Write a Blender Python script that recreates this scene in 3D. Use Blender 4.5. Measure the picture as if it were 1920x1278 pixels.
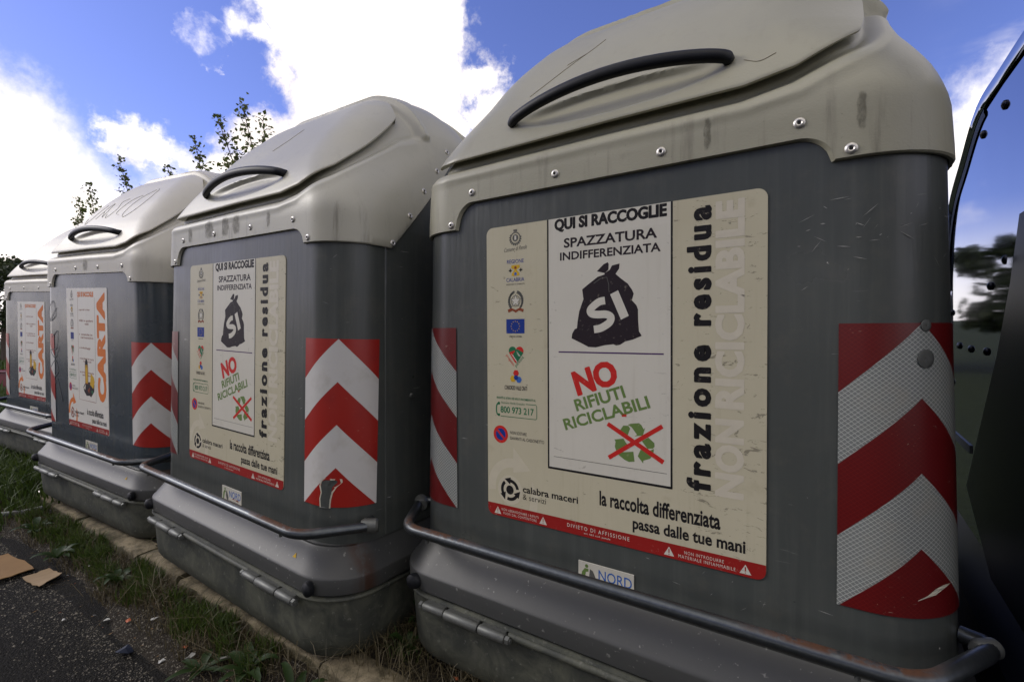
import bpy, math, random
import numpy as np
from mathutils import Vector, Matrix, Euler

random.seed(7); RNG = np.random.default_rng(7)
SC = bpy.context.scene
COL = SC.collection
for o in list(bpy.data.objects): bpy.data.objects.remove(o)
R = math.radians

# ------------------------------------------------------------------ camera
cam_d = bpy.data.cameras.new('camera'); cam = bpy.data.objects.new('camera', cam_d); COL.objects.link(cam)
cam_d.sensor_width = 36; cam_d.lens = 915/1920*36
cam_d.clip_start = 0.02; cam_d.clip_end = 3000
YAW, PITCH, ROLL = 0.5861, -0.0183, 0.0171
M = Matrix.Rotation(YAW, 4, 'Z') @ Matrix.Rotation(PITCH, 4, 'X') @ Matrix.Rotation(ROLL, 4, 'Y') @ Matrix.Rotation(R(90), 4, 'X')
M.translation = (0, 0, 0.9896)
cam.matrix_world = M
SC.camera = cam
SC.view_settings.view_transform = 'Standard'; SC.view_settings.look = 'None'
SC.view_settings.exposure = 0.15; SC.view_settings.gamma = 1; SC.view_settings.use_curve_mapping = False

# ------------------------------------------------------------------ node helper
class NT:
    def __init__(s, nt): s.nt = nt; nt.nodes.clear()
    def n(s, t, **kw):
        nd = s.nt.nodes.new(t)
        for k, v in kw.items():
            if k.startswith('i_'):
                key = k[2:]
                sock = nd.inputs[int(key)] if key.isdigit() else nd.inputs[key.replace('_', ' ')]
                if hasattr(v, 'is_output') or isinstance(v, bpy.types.NodeSocket): s.nt.links.new(v, sock)
                else: sock.default_value = v
            else: setattr(nd, k, v)
        return nd
    def m(s, op, a, b=None, c=None, clamp=False):
        nd = s.nt.nodes.new('ShaderNodeMath'); nd.operation = op; nd.use_clamp = clamp
        for i, v in enumerate((a, b, c)):
            if v is None: continue
            if isinstance(v, bpy.types.NodeSocket): s.nt.links.new(v, nd.inputs[i])
            else: nd.inputs[i].default_value = v
        return nd.outputs[0]
    def vm(s, op, a, b=None, scale=None):
        nd = s.nt.nodes.new('ShaderNodeVectorMath'); nd.operation = op
        for i, v in enumerate((a, b)):
            if v is None: continue
            if isinstance(v, bpy.types.NodeSocket): s.nt.links.new(v, nd.inputs[i])
            else: nd.inputs[i].default_value = v
        if scale is not None: nd.inputs['Scale'].default_value = scale
        return nd
    def ss(s, v, a, b):
        nd = s.nt.nodes.new('ShaderNodeMapRange'); nd.interpolation_type = 'SMOOTHSTEP'
        s.nt.links.new(v, nd.inputs[0]); nd.inputs[1].default_value = a; nd.inputs[2].default_value = b
        return nd.outputs[0]
    def noise(s, vec, scale, detail=4, rough=.55, dist=0):
        nd = s.nt.nodes.new('ShaderNodeTexNoise'); nd.inputs['Scale'].default_value = scale
        nd.inputs['Detail'].default_value = detail; nd.inputs['Roughness'].default_value = rough; nd.inputs['Distortion'].default_value = dist
        if vec is not None: s.nt.links.new(vec, nd.inputs['Vector'])
        return nd.outputs['Fac']
    def mix(s, f, a, b):
        nd = s.nt.nodes.new('ShaderNodeMix'); nd.data_type = 'RGBA'
        for i, v in ((0, f), (6, a), (7, b)):
            if isinstance(v, bpy.types.NodeSocket): s.nt.links.new(v, nd.inputs[i])
            elif i == 0: nd.inputs[0].default_value = v
            else: nd.inputs[i].default_value = (*v[:3], 1)
        return nd.outputs[2]
    def scalevec(s, vec, sc):
        return s.vm('MULTIPLY', vec, sc).outputs[0]

# ------------------------------------------------------------------ sky
SUN_AZ_VEC = Vector((-0.80, -0.38, 0.52)).normalized()      # direction towards the sun
world = bpy.data.worlds.new('World'); SC.world = world; world.use_nodes = True
w = NT(world.node_tree)
tc = w.n('ShaderNodeTexCoord'); D = tc.outputs['Generated']
sky = w.n('ShaderNodeTexSky'); sky.sky_type = 'NISHITA'; sky.sun_disc = False
sky.sun_elevation = math.asin(SUN_AZ_VEC.z); sky.sun_rotation = math.atan2(SUN_AZ_VEC.x, SUN_AZ_VEC.y)
sky.air_density = 1.0; sky.dust_density = 0.3; sky.ozone_density = 3.0
tint = w.vm('MULTIPLY', sky.outputs[0], (1.22, 1.08, 1.66)).outputs[0]
SHARP = [(-0.688, 0.496, 0.53, 0.092), (-0.653, 0.562, 0.508, 0.122), (-0.59, 0.611, 0.528, 0.091), (-0.714, 0.512, 0.478, 0.065), (-0.698, 0.563, 0.442, 0.111), (-0.621, 0.641, 0.451, 0.098), (-0.702, 0.611, 0.366, 0.128), (-0.606, 0.693, 0.39, 0.066), (-0.755, 0.538, 0.374, 0.07), (-0.787, 0.517, 0.337, 0.053), (-0.841, 0.425, 0.334, 0.035), (-0.822, 0.46, 0.337, 0.038), (-0.806, 0.489, 0.333, 0.051), (-0.769, 0.41, 0.49, 0.022),
 (-0.901, 0.301, 0.313, 0.023), (-0.9, 0.325, 0.291, 0.026), (-0.889, 0.357, 0.285, 0.03), (-0.876, 0.39, 0.283, 0.03), (-0.863, 0.426, 0.272, 0.04), (-0.81, 0.374, 0.453, -.012), (-0.531, 0.71, 0.463, 0.030), (-0.537, 0.741, 0.404, 0.036), (-0.525, 0.674, 0.519, 0.022), (-0.76, 0.483, 0.435, 0.028), (-0.754, 0.444, 0.484, 0.028), (-0.754, 0.419, 0.505, 0.03)]
SOFT = [(-0.958, 0.176, 0.227, 0.075), (-0.965, 0.207, 0.16, 0.11), (-0.945, 0.245, 0.19, 0.075), (-0.967, 0.106, 0.231, 0.12), (-0.91, 0.347, 0.20, 0.09),
 (0.206, 0.952, 0.20, 0.105), (0.175, 0.961, 0.18, 0.10), (0.147, 0.965, 0.19, 0.085), (0.235, 0.945, 0.228, 0.10), (0.276, 0.95, 0.16, 0.10), (-.12, .97, .13, .12), (-.28, .93, .10, .12)]
nz = w.n('ShaderNodeTexNoise'); nz.inputs['Scale'].default_value = 9; nz.inputs['Detail'].default_value = 10; nz.inputs['Roughness'].default_value = .66
w.nt.links.new(D, nz.inputs['Vector'])
off = w.vm('SCALE', w.vm('SUBTRACT', nz.outputs['Color'], (.5, .5, .5)).outputs[0], scale=0.13).outputs[0]
DD = w.vm('NORMALIZE', w.vm('ADD', D, off).outputs[0]).outputs[0]
def field(bl):
    f = None
    for x, y, z, r in bl:
        ang = w.m('ARCCOSINE', w.vm('DOT_PRODUCT', DD, (x, y, z)).outputs['Value'])
        e = w.m('SUBTRACT', r, ang)
        f = e if f is None else w.m('MAXIMUM', f, e)
    return f
fine = w.noise(D, 26, 6, .6)
finec = w.m('MULTIPLY', w.m('SUBTRACT', fine, .5), .085)
ms = w.ss(w.m('ADD', field(SHARP), finec), -.016, .026)
mo = w.ss(w.m('ADD', field(SOFT), finec), -.07, .03)
# broken cloud over the rest of the dome (cloud layer projected on a plane above)
sep = w.n('ShaderNodeSeparateXYZ', i_0=D)
zz = w.m('MAXIMUM', sep.outputs[2], 0.06)
pl = w.n('ShaderNodeCombineXYZ', i_0=w.m('DIVIDE', sep.outputs[0], zz), i_1=w.m('DIVIDE', sep.outputs[1], zz))
gen = w.noise(pl.outputs[0], .9, 6, .55)
viewc = Vector((-.60, .76, .30)).normalized()
inview = w.ss(w.vm('DOT_PRODUCT', D, tuple(viewc)).outputs['Value'], .55, .75)
mg = w.m('MULTIPLY', w.ss(gen, .44, .56), w.m('SUBTRACT', 1, inview))
hz = w.m('MULTIPLY', w.ss(w.m('SUBTRACT', .10, sep.outputs[2]), -.09, .08), .8)
mask = w.m('MAXIMUM', w.m('MAXIMUM', ms, mo), w.m('MAXIMUM', mg, hz))
shade = w.noise(D, 7, 4, .5)
ccol = w.mix(w.ss(shade, .35, .62), (11.2, 10.3, 9.9), (14.5, 13.6, 12.6))
skyc = w.mix(mask, tint, ccol)
bg = w.n('ShaderNodeBackground', i_0=skyc, i_1=0.1)
wo = w.n('ShaderNodeOutputWorld', i_0=bg.outputs[0])
world.cycles.sampling_method = 'MANUAL'; world.cycles.sample_map_resolution = 512

# ------------------------------------------------------------------ sun
sd = bpy.data.lights.new('sun', 'SUN'); sd.energy = 1.4; sd.angle = R(18); sd.color = (1, .95, .86)
sun = bpy.data.objects.new('sun', sd); COL.objects.link(sun)
sun.rotation_euler = SUN_AZ_VEC.to_track_quat('Z', 'Y').to_euler()

# ------------------------------------------------------------------ object helpers
def tag(o, label=None, cat=None, group=None, kind=None):
    if label: o['label'] = label
    if cat: o['category'] = cat
    if group: o['group'] = group
    if kind: o['kind'] = kind
    return o
def link(name, me, parent=None):
    o = bpy.data.objects.new(name, me); COL.objects.link(o)
    if parent is not None: o.parent = parent
    return o
def empty(name, loc=(0, 0, 0), rot=(0, 0, 0)):
    o = bpy.data.objects.new(name, None); COL.objects.link(o)
    o.location = loc; o.rotation_euler = rot; o.empty_display_size = .1
    return o
class MB:
    """mesh builder"""
    def __init__(s): s.v = []; s.f = []; s.mi = []; s.n = 0; s.uv = None
    def add(s, v, f, mi=0):
        v = np.asarray(v, float).reshape(-1, 3); s.v.append(v)
        for q in f: s.f.append(tuple(int(i)+s.n for i in q)); s.mi.append(mi)
        s.n += len(v)
    def grid(s, P, close_u=False, mi=0, flip=False):
        r, c = P.shape[:2]; f = []
        cc = c if close_u else c-1
        for i in range(r-1):
            for j in range(cc):
                a, b = i*c+j, i*c+(j+1) % c
                q = (a, b, b+c, a+c)
                f.append(q[::-1] if flip else q)
        s.add(P.reshape(-1, 3), f, mi)
    def box(s, lo, hi, mi=0):
        x0, y0, z0 = lo; x1, y1, z1 = hi
        v = [(x0, y0, z0), (x1, y0, z0), (x1, y1, z0), (x0, y1, z0), (x0, y0, z1), (x1, y0, z1), (x1, y1, z1), (x0, y1, z1)]
        s.add(v, [(0, 3, 2, 1), (4, 5, 6, 7), (0, 1, 5, 4), (1, 2, 6, 5), (2, 3, 7, 6), (3, 0, 4, 7)], mi)
    def tube(s, path, r, n=12, mi=0, caps=True, flat=1.0):
        P = [Vector(p) for p in path]; rings = []
        rr = r if hasattr(r, '__len__') else [r]*len(P)
        t0 = (P[1]-P[0]).normalized(); up = Vector((0, 0, 1)) if abs(t0.z) < .9 else Vector((0, 1, 0))
        nrm = (up-t0*up.dot(t0)).normalized()
        for i, p in enumerate(P):
            t = (P[min(i+1, len(P)-1)]-P[max(i-1, 0)]).normalized()
            nrm = (nrm-t*nrm.dot(t)).normalized(); bi = t.cross(nrm)
            rings.append([list(p+(nrm*math.cos(2*math.pi*k/n)+bi*math.sin(2*math.pi*k/n)*flat)*rr[i]) for k in range(n)])
        A = np.array(rings); base = s.n
        s.grid(A, True, mi, flip=False)
        if caps:
            s.f.append(tuple(base+k for k in range(n))[::-1]); s.mi.append(mi)
            e = base+(len(P)-1)*n
            s.f.append(tuple(e+k for k in range(n))); s.mi.append(mi)
    def mesh(s, name, mats, smooth=35):
        me = bpy.data.meshes.new(name)
        V = np.concatenate(s.v) if s.v else np.zeros((0, 3))
        me.from_pydata([tuple(x) for x in V], [], s.f)
        for m_ in (mats if isinstance(mats, (list, tuple)) else [mats]): me.materials.append(m_)
        me.polygons.foreach_set('material_index', s.mi)
        if smooth:
            me.polygons.foreach_set('use_smooth', [True]*len(me.polygons))
            me.set_sharp_from_angle(angle=R(smooth))
        me.update()
        return me
    def build(s, name, mats, parent=None, smooth=35): return link(name, s.mesh(name, mats, smooth), parent)
def fastmesh(name, V, F, mat, k=4, smooth=False):
    """numpy quads/tris"""
    me = bpy.data.meshes.new(name); V = np.asarray(V, np.float32); F = np.asarray(F, np.int32)
    me.vertices.add(len(V)); me.vertices.foreach_set('co', V.ravel())
    me.loops.add(F.size); me.loops.foreach_set('vertex_index', F.ravel())
    me.polygons.add(len(F)); me.polygons.foreach_set('loop_start', np.arange(len(F))*k)
    me.polygons.foreach_set('loop_total', np.full(len(F), k))
    me.materials.append(mat); me.update(calc_edges=True)
    if smooth: me.polygons.foreach_set('use_smooth', [True]*len(F))
    return me

# ------------------------------------------------------------------ materials
def mat(name, fn):
    m_ = bpy.data.materials.new(name); m_.use_nodes = True
    t = NT(m_.node_tree); b = t.n('ShaderNodeBsdfPrincipled'); o = t.n('ShaderNodeOutputMaterial', i_0=b.outputs[0])
    fn(t, b); return m_
def setp(t, b, **kw):
    for k, v in kw.items():
        s_ = b.inputs[k.replace('_', ' ')]
        if isinstance(v, bpy.types.NodeSocket): t.nt.links.new(v, s_)
        elif isinstance(v, tuple): s_.default_value = (*v[:3], 1)
        else: s_.default_value = v
def bump(t, b, h, strength=.3, dist=.01):
    nd = t.n('ShaderNodeBump', i_Height=h, i_Strength=strength, i_Distance=dist); t.nt.links.new(nd.outputs[0], b.inputs['Normal'])
def plain(name, col, rough=.5, metal=0, var=.12, nscale=30, spec=.5):
    def f(t, b):
        O = t.n('ShaderNodeTexCoord').outputs['Object']
        n_ = t.noise(O, nscale, 4)
        c = t.mix(n_, tuple(x*(1-var) for x in col), tuple(x*(1+var) for x in col))
        setp(t, b, Base_Color=c, Roughness=rough, Metallic=metal, Specular_IOR_Level=spec)
    return mat(name, f)

def f_hood(t, b, c1=(.275, .265, .190), c2=(.355, .342, .255), dirt=1.):
    O = t.n('ShaderNodeTexCoord').outputs['Object']
    inst = t.n('ShaderNodeObjectInfo').outputs['Random']
    ofs = t.n('ShaderNodeCombineXYZ', i_0=t.m('MULTIPLY', inst, 37.)); O2 = t.vm('ADD', O, ofs.outputs[0]).outputs[0]
    big = t.noise(O2, 3, 5, .6); st = t.noise(t.scalevec(O2, (28, 28, 2.2)), 1, 6, .65)
    spk = t.noise(O2, 160, 3, .6)
    sp = t.n('ShaderNodeSeparateXYZ', i_0=O)
    low = t.ss(sp.outputs[2], 1.50, 1.36)
    base = t.mix(big, c1, c2)
    c = t.mix(t.m('MULTIPLY', t.ss(st, .52, .75), t.m('MULTIPLY_ADD', low, .55*dirt, .10*dirt)), base, (.12, .108, .08))
    c = t.mix(t.m('MULTIPLY', t.ss(spk, .66, .78), .45), c, (.13, .12, .09))
    blot = t.noise(O2, 9, 4, .7, .4)
    c = t.mix(t.m('MULTIPLY', t.ss(blot, .60, .80), t.m('MULTIPLY_ADD', low, .3, .15)), c, (.17, .155, .115))
    setp(t, b, Base_Color=c, Roughness=t.m('MULTIPLY_ADD', big, .2, .34), Specular_IOR_Level=.45)
    bump(t, b, t.m('ADD', t.noise(O2, 220, 2), t.m('MULTIPLY', t.noise(O2, 5, 2), 3)), .10, .004)
M_HOOD = mat('hood_paint', f_hood); M_HOODB = mat('hood_paint_lighter', lambda t, b: f_hood(t, b, (.37, .358, .285), (.455, .442, .36), 1.1)); M_HOODC = mat('hood_paint_clean', lambda t, b: f_hood(t, b, (.47, .45, .37), (.56, .53, .44), .4))  # second copy: lighter base tone, slightly stronger streaks

def scratches(t, O2, sc=1.0):
    a = t.noise(t.scalevec(O2, (7*sc, 7*sc, 110*sc)), 1, 3, .6, .6)
    c = t.noise(t.scalevec(O2, (46, 46, 9)), 1, 3, .6, 1.2)
    wh = t.noise(O2, 4, 3)
    return t.m('MULTIPLY', t.ss(a, .70, .735), t.ss(wh, .48, .62)), t.m('MULTIPLY', t.ss(c, .705, .74), t.ss(wh, .52, .40))
def f_body(t, b, c1=(.052, .058, .054), c2=(.070, .077, .071), r0=.18):
    O = t.n('ShaderNodeTexCoord').outputs['Object']
    inst = t.n('ShaderNodeObjectInfo').outputs['Random']
    ofs = t.n('ShaderNodeCombineXYZ', i_0=t.m('MULTIPLY', inst, 23.)); O2 = t.vm('ADD', O, ofs.outputs[0]).outputs[0]
    big = t.noise(O2, 2.2, 5, .6); st = t.noise(t.scalevec(O2, (40, 40, 1.6)), 1, 5, .6)
    c = t.mix(big, c1, c2)
    c = t.mix(t.m('MULTIPLY', t.ss(st, .46, .72), .32), c, (.105, .112, .10)); st3 = t.noise(t.scalevec(O2, (17, 17, .9)), 1, 4, .6); c = t.mix(t.m('MULTIPLY', t.ss(st3, .52, .7), .22), c, (.028, .032, .031))
    dust = t.noise(O2, 14, 5, .7)
    c = t.mix(t.m('MULTIPLY', t.ss(dust, .48, .72), .35), c, (.10, .098, .08))
    s1, s2 = scratches(t, O2)
    c = t.mix(t.m('MULTIPLY', s1, .75), c, (.42, .42, .40)); c = t.mix(t.m('MULTIPLY', s2, .5), c, (.03, .032, .034))
    dots = t.noise(O2, 75, 2, .5)
    c = t.mix(t.ss(dots, .775, .80), c, (.55, .54, .5))
    setp(t, b, Base_Color=c, Roughness=t.m('MULTIPLY_ADD', t.noise(O2, 6, 4), .30, r0), Specular_IOR_Level=.42)
    bump(t, b, t.m('ADD', t.m('MULTIPLY', t.noise(O2, 1.7, 2), 9), t.noise(t.scalevec(O2, (60, 60, 6)), 1, 3)), .12 if r0 > .12 else .04, .006)
M_BODY = mat('body_paint', f_body); M_BODYG = mat('body_paint_gloss_reflection', lambda t, b: f_body(t, b, (.036, .048, .058), (.052, .066, .078), .10))  # bluish base of the glossy copy paints in a reflection; lower roughness is real gloss
def f_tub(t, b):
    O = t.n('ShaderNodeTexCoord').outputs['Object']
    inst = t.n('ShaderNodeObjectInfo').outputs['Random']
    ofs = t.n('ShaderNodeCombineXYZ', i_0=t.m('MULTIPLY', inst, 11.)); O2 = t.vm('ADD', O, ofs.outputs[0]).outputs[0]
    big = t.noise(O2, 9, 6, .7, .6); st = t.noise(t.scalevec(O2, (50, 50, 4)), 1, 5, .6)
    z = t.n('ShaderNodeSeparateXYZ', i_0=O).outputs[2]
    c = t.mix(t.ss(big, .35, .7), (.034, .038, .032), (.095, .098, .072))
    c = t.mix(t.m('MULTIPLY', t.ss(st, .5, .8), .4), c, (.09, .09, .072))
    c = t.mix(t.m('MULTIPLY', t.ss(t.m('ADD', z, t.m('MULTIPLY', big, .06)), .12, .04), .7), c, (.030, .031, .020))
    c = t.mix(t.m('MULTIPLY', t.ss(t.noise(O2, 55, 3), .62, .72), .4), c, (.2, .2, .17))
    setp(t, b, Base_Color=c, Roughness=.62, Specular_IOR_Level=.4)
    bump(t, b, t.noise(O2, 90, 4, .7), .25, .003)
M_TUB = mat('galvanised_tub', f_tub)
def f_cover(t, b):
    O = t.n('ShaderNodeTexCoord').outputs['Object']
    inst = t.n('ShaderNodeObjectInfo').outputs['Random']
    ofs = t.n('ShaderNodeCombineXYZ', i_0=t.m('MULTIPLY', inst, 19.)); O2 = t.vm('ADD', O, ofs.outputs[0]).outputs[0]
    big = t.noise(O2, 5, 6, .6, .3); st = t.noise(t.scalevec(O2, (34, 34, 5)), 1, 5, .65)
    c = t.mix(big, (.034, .036, .035), (.054, .055, .051))
    c = t.mix(t.m('MULTIPLY', t.ss(st, .55, .8), .45), c, (.06, .058, .052))
    c = t.mix(t.m('MULTIPLY', t.ss(t.noise(O2, 70, 3), .66, .74), .5), c, (.3, .3, .27))
    # rust run below the bar pivot, on the front right corner
    sx = t.n('ShaderNodeSeparateXYZ', i_0=O)
    dx = t.m('ABSOLUTE', t.m('SUBTRACT', sx.outputs[1], t.m('MULTIPLY_ADD', t.noise(O2, 18, 2), .04, .050)))
    rs = t.m('MULTIPLY', t.ss(dx, .05, .0), t.m('MULTIPLY', t.ss(sx.outputs[0], .58, .62), t.ss(st, .28, .5)))
    c = t.mix(t.m('MULTIPLY', rs, .95), c, (.035, .013, .005))
    setp(t, b, Base_Color=c, Roughness=.48, Specular_IOR_Level=.5)
    bump(t, b, t.noise(O2, 40, 4, .6), .12, .003)
M_COVER = mat('base_cover_paint', f_cover)
def f_tube(t, b):
    G_ = t.n('ShaderNodeNewGeometry'); O = t.n('ShaderNodeTexCoord').outputs['Object']
    inst = t.n('ShaderNodeObjectInfo').outputs['Random']
    ofs = t.n('ShaderNodeCombineXYZ', i_0=t.m('MULTIPLY', inst, 31.)); O2 = t.vm('ADD', O, ofs.outputs[0]).outputs[0]
    nz_ = t.n('ShaderNodeSeparateXYZ', i_0=G_.outputs['Normal']).outputs[2]
    x = t.n('ShaderNodeSeparateXYZ', i_0=O).outputs[0]
    r = t.noise(O2, 22, 5, .7); ax = t.m('ABSOLUTE', x)
    rm = t.m('MULTIPLY', t.m('MULTIPLY', t.ss(nz_, .55, .90), t.ss(r, .36, .52)), t.m('MULTIPLY', t.ss(ax, .26, .42), t.ss(ax, .64, .58)))
    base = t.mix(t.noise(O2, 60, 4, .6), (.055, .063, .068), (.115, .125, .13))
    c = t.mix(rm, base, t.mix(t.noise(O2, 120, 3), (.035, .014, .006), (.095, .036, .012)))
    met = t.m('MULTIPLY', t.m('SUBTRACT', 1, rm), .85)
    setp(t, b, Base_Color=c, Metallic=met, Roughness=t.m('MULTIPLY_ADD', rm, .45, .36))
    bump(t, b, t.noise(O2, 150, 3), .18, .002)
M_BAR = mat('galvanised_tube', f_tube)
M_STEEL = plain('zinc_hardware', (.12, .125, .115), .5, .5, .25, 80)
M_RIVET = plain('rivet_metal', (.55, .53, .48), .35, .7, .25, 200)
M_RUB = plain('black_rubber', (.006, .007, .009), .5, 0, .3, 40, .3)
M_DARK = plain('dark_gap', (.008, .008, .008), .9)

def paper(name, c1, c2, dirt=(.22, .17, .09), amt=.55, rough=.42):
    def f(t, b):
        O = t.n('ShaderNodeTexCoord').outputs['Object']
        inst = t.n('ShaderNodeObjectInfo').outputs['Random']
        ofs = t.n('ShaderNodeCombineXYZ', i_0=t.m('MULTIPLY', inst, 5.)); O2 = t.vm('ADD', O, ofs.outputs[0]).outputs[0]
        x = t.n('ShaderNodeSeparateXYZ', i_0=O).outputs[0]
        c = t.mix(t.noise(O2, 6, 5, .6), c1, c2)
        st = t.noise(t.scalevec(O2, (60, 60, 3)), 1, 4, .6)
        c = t.mix(t.m('MULTIPLY', t.ss(st, .52, .8), .35*amt), c, dirt)
        k = t.noise(t.scalevec(O2, (22, 22, 70)), 1, 5, .75, 1.0)
        right = t.m('MULTIPLY_ADD', t.ss(x, .05, .3), -.055, .665)
        k2 = t.m('GREATER_THAN', k, right)
        c = t.mix(t.m('MULTIPLY', k2, amt), c, (.05, .042, .03))
        c = t.mix(t.m('MULTIPLY', t.ss(t.noise(O2, 13, 4, .6), .58, .78), .4*amt), c, dirt)
        setp(t, b, Base_Color=c, Roughness=rough, Specular_IOR_Level=.25)
        bump(t, b, t.noise(O2, 12, 3), .12, .002)
    return mat(name, f)
M_PBEIGE = paper('poster_beige', (.44, .405, .285), (.52, .485, .35))
M_PWHITE = paper('poster_white', (.53, .51, .43), (.60, .58, .50), amt=.35)
M_PCLEAN = paper('poster_clean', (.62, .60, .54), (.70, .68, .62), amt=.15)
M_PSWIRL = plain('print_swirl', (.52, .48, .36), .45, var=.1)
M_PFAINT = plain('print_faint_white', (.53, .49, .385), .45, var=.12)
def ink(name, col): 
    def f(t, b):
        O = t.n('ShaderNodeTexCoord').outputs['Object']
        k = t.noise(O, 90, 4, .7)
        c = t.mix(t.m('MULTIPLY', t.ss(k, .60, .74), .35), col, (.40, .36, .28))
        setp(t, b, Base_Color=c, Roughness=.55, Specular_IOR_Level=.15)
    return mat(name, f)
M_BLK = ink('ink_black', (.012, .011, .012)); M_BAG = ink('ink_bag', (.020, .014, .018)); M_RED = ink('ink_red', (.50, .022, .018)); M_BAND = ink('ink_band_red', (.27, .014, .012))
M_GRN = ink('ink_green', (.125, .20, .055)); M_DGRN = ink('ink_dark_green', (.015, .14, .06)); M_BLU = ink('ink_blue', (.01, .035, .22)); M_YEL = ink('ink_yellow', (.55, .34, .02))
M_ORG = ink('ink_orange', (.62, .17, .03)); M_PUR = ink('ink_purple', (.06, .02, .10)); M_LBLU = ink('ink_light_blue', (.035, .12, .40)); M_GREY = ink('ink_grey', (.10, .10, .09)); M_BRN = ink('ink_brown', (.22, .05, .02))
INKS = [M_BLK, M_RED, M_GRN, M_DGRN, M_BLU, M_YEL, M_ORG, M_PUR, M_PFAINT, M_PWHITE, M_LBLU, M_GREY, M_BRN, M_BAG, M_BAND, M_PCLEAN, M_PSWIRL]
K_BLK, K_RED, K_GRN, K_DGRN, K_BLU, K_YEL, K_ORG, K_PUR, K_FAINT, K_WHT, K_LBLU, K_GREY, K_BRN, K_BAG, K_BAND, K_CLEAN, K_SWIRL = range(17)

def tape_mat(name, wear, grid):
    def f(t, b):
        uv = t.n('ShaderNodeUVMap').outputs[0]; s_ = t.n('ShaderNodeSeparateXYZ', i_0=uv); u, v = s_.outputs[0], s_.outputs[1]   # metres: u across 0..0.28, v down 0..0.54
        k = t.m('SUBTRACT', v, t.m('MULTIPLY', t.m('ABSOLUTE', t.m('SUBTRACT', u, .14)), .94))
        fr = t.m('FRACT', t.m('ADD', t.m('DIVIDE', k, .275), 4))
        white = t.m('LESS_THAN', fr, .5)
        a = t.m('ABSOLUTE', t.m('SINE', t.m('MULTIPLY', t.m('ADD', u, t.m('MULTIPLY', v, 1.25)), 285)))
        c_ = t.m('ABSOLUTE', t.m('SINE', t.m('MULTIPLY', t.m('SUBTRACT', u, t.m('MULTIPLY', v, 1.25)), 285)))
        ln = t.ss(t.m('MINIMUM', a, c_), .26, .08)
        O = t.n('ShaderNodeTexCoord').outputs['Object']
        dn = t.noise(O, 10, 4, .6)
        wc = t.mix(ln, (.17, .185, .175), (.52, .53, .48)) if grid else t.mix(dn, (.52, .51, .48), (.60, .59, .56))
        wc = t.mix(t.m('MULTIPLY', t.ss(dn, .5, .75), .35), wc, (.30, .27, .2))
        rc = t.mix(t.m('MULTIPLY', ln, .35 if grid else .12), (.105, .003, .004) if grid else (.32, .014, .008), (.22, .022, .014))
        rc = t.mix(t.m('MULTIPLY', t.ss(dn, .5, .8), .5), rc, (.09, .008, .008) if grid else (.2, .01, .01))
        c = t.mix(white, rc, wc)
        sc = t.noise(t.scalevec(O, (60, 60, 190)), 1, 3, .7, 1.5)
        wh = t.noise(O, 7, 2)
        c = t.mix(t.m('MULTIPLY', t.m('MULTIPLY', t.ss(sc, .68, .71), t.ss(wh, .45, .6)), wear), c, (.42, .37, .28))
        setp(t, b, Base_Color=c, Roughness=.33, Specular_IOR_Level=.5)
    return mat(name, f)
M_TAPEG = tape_mat('reflective_tape_netted', .9, True); M_TAPES = tape_mat('reflective_tape_smooth', .6, False)

# ------------------------------------------------------------------ text + flat print
def txt_pts(s):
    cu = bpy.data.curves.new('t', 'FONT'); cu.body = s; cu.resolution_u = 3
    return cu
TXCACHE = {}
def text_mesh(s, bold=0.0, spacing=1.0):
    if bold > .036:      # heavy weights: shifted copies of a moderately bold outline, each a hair proud of the last
        V, F = text_mesh(s, .032, spacing); d = (bold-.032)*1.0; VV = []; FF = []
        for k, (a, b_) in enumerate(((0, 0), (d, 0), (-d, 0), (0, d*.6), (0, -d*.6), (d*.6, d*.45), (-d*.6, -d*.45))):
            VV.append(np.concatenate([V[:, :2]+np.array([[a, b_]]), np.full((len(V), 1), k*-.00001)], 1)); FF += [tuple(i+k*len(V) for i in f) for f in F]
        return np.concatenate(VV), FF
    key = (s, bold, spacing)
    if key in TXCACHE: return TXCACHE[key]
    cu = txt_pts(s); cu.offset = bold; cu.space_character = spacing; cu.fill_mode = 'FRONT'
    if '\n' in s: cu.align_x = 'CENTER'
    ob = bpy.data.objects.new('t', cu); COL.objects.link(ob)
    dg = bpy.context.evaluated_depsgraph_get(); ev = ob.evaluated_get(dg); me = ev.to_mesh()
    V = np.array([(v.co[0], v.co[1], 0.) for v in me.vertices]); F = [tuple(p.vertices) for p in me.polygons]
    ev.to_mesh_clear(); bpy.data.objects.remove(ob); bpy.data.curves.remove(cu)
    TXCACHE[key] = (V, F); return V, F
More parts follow.
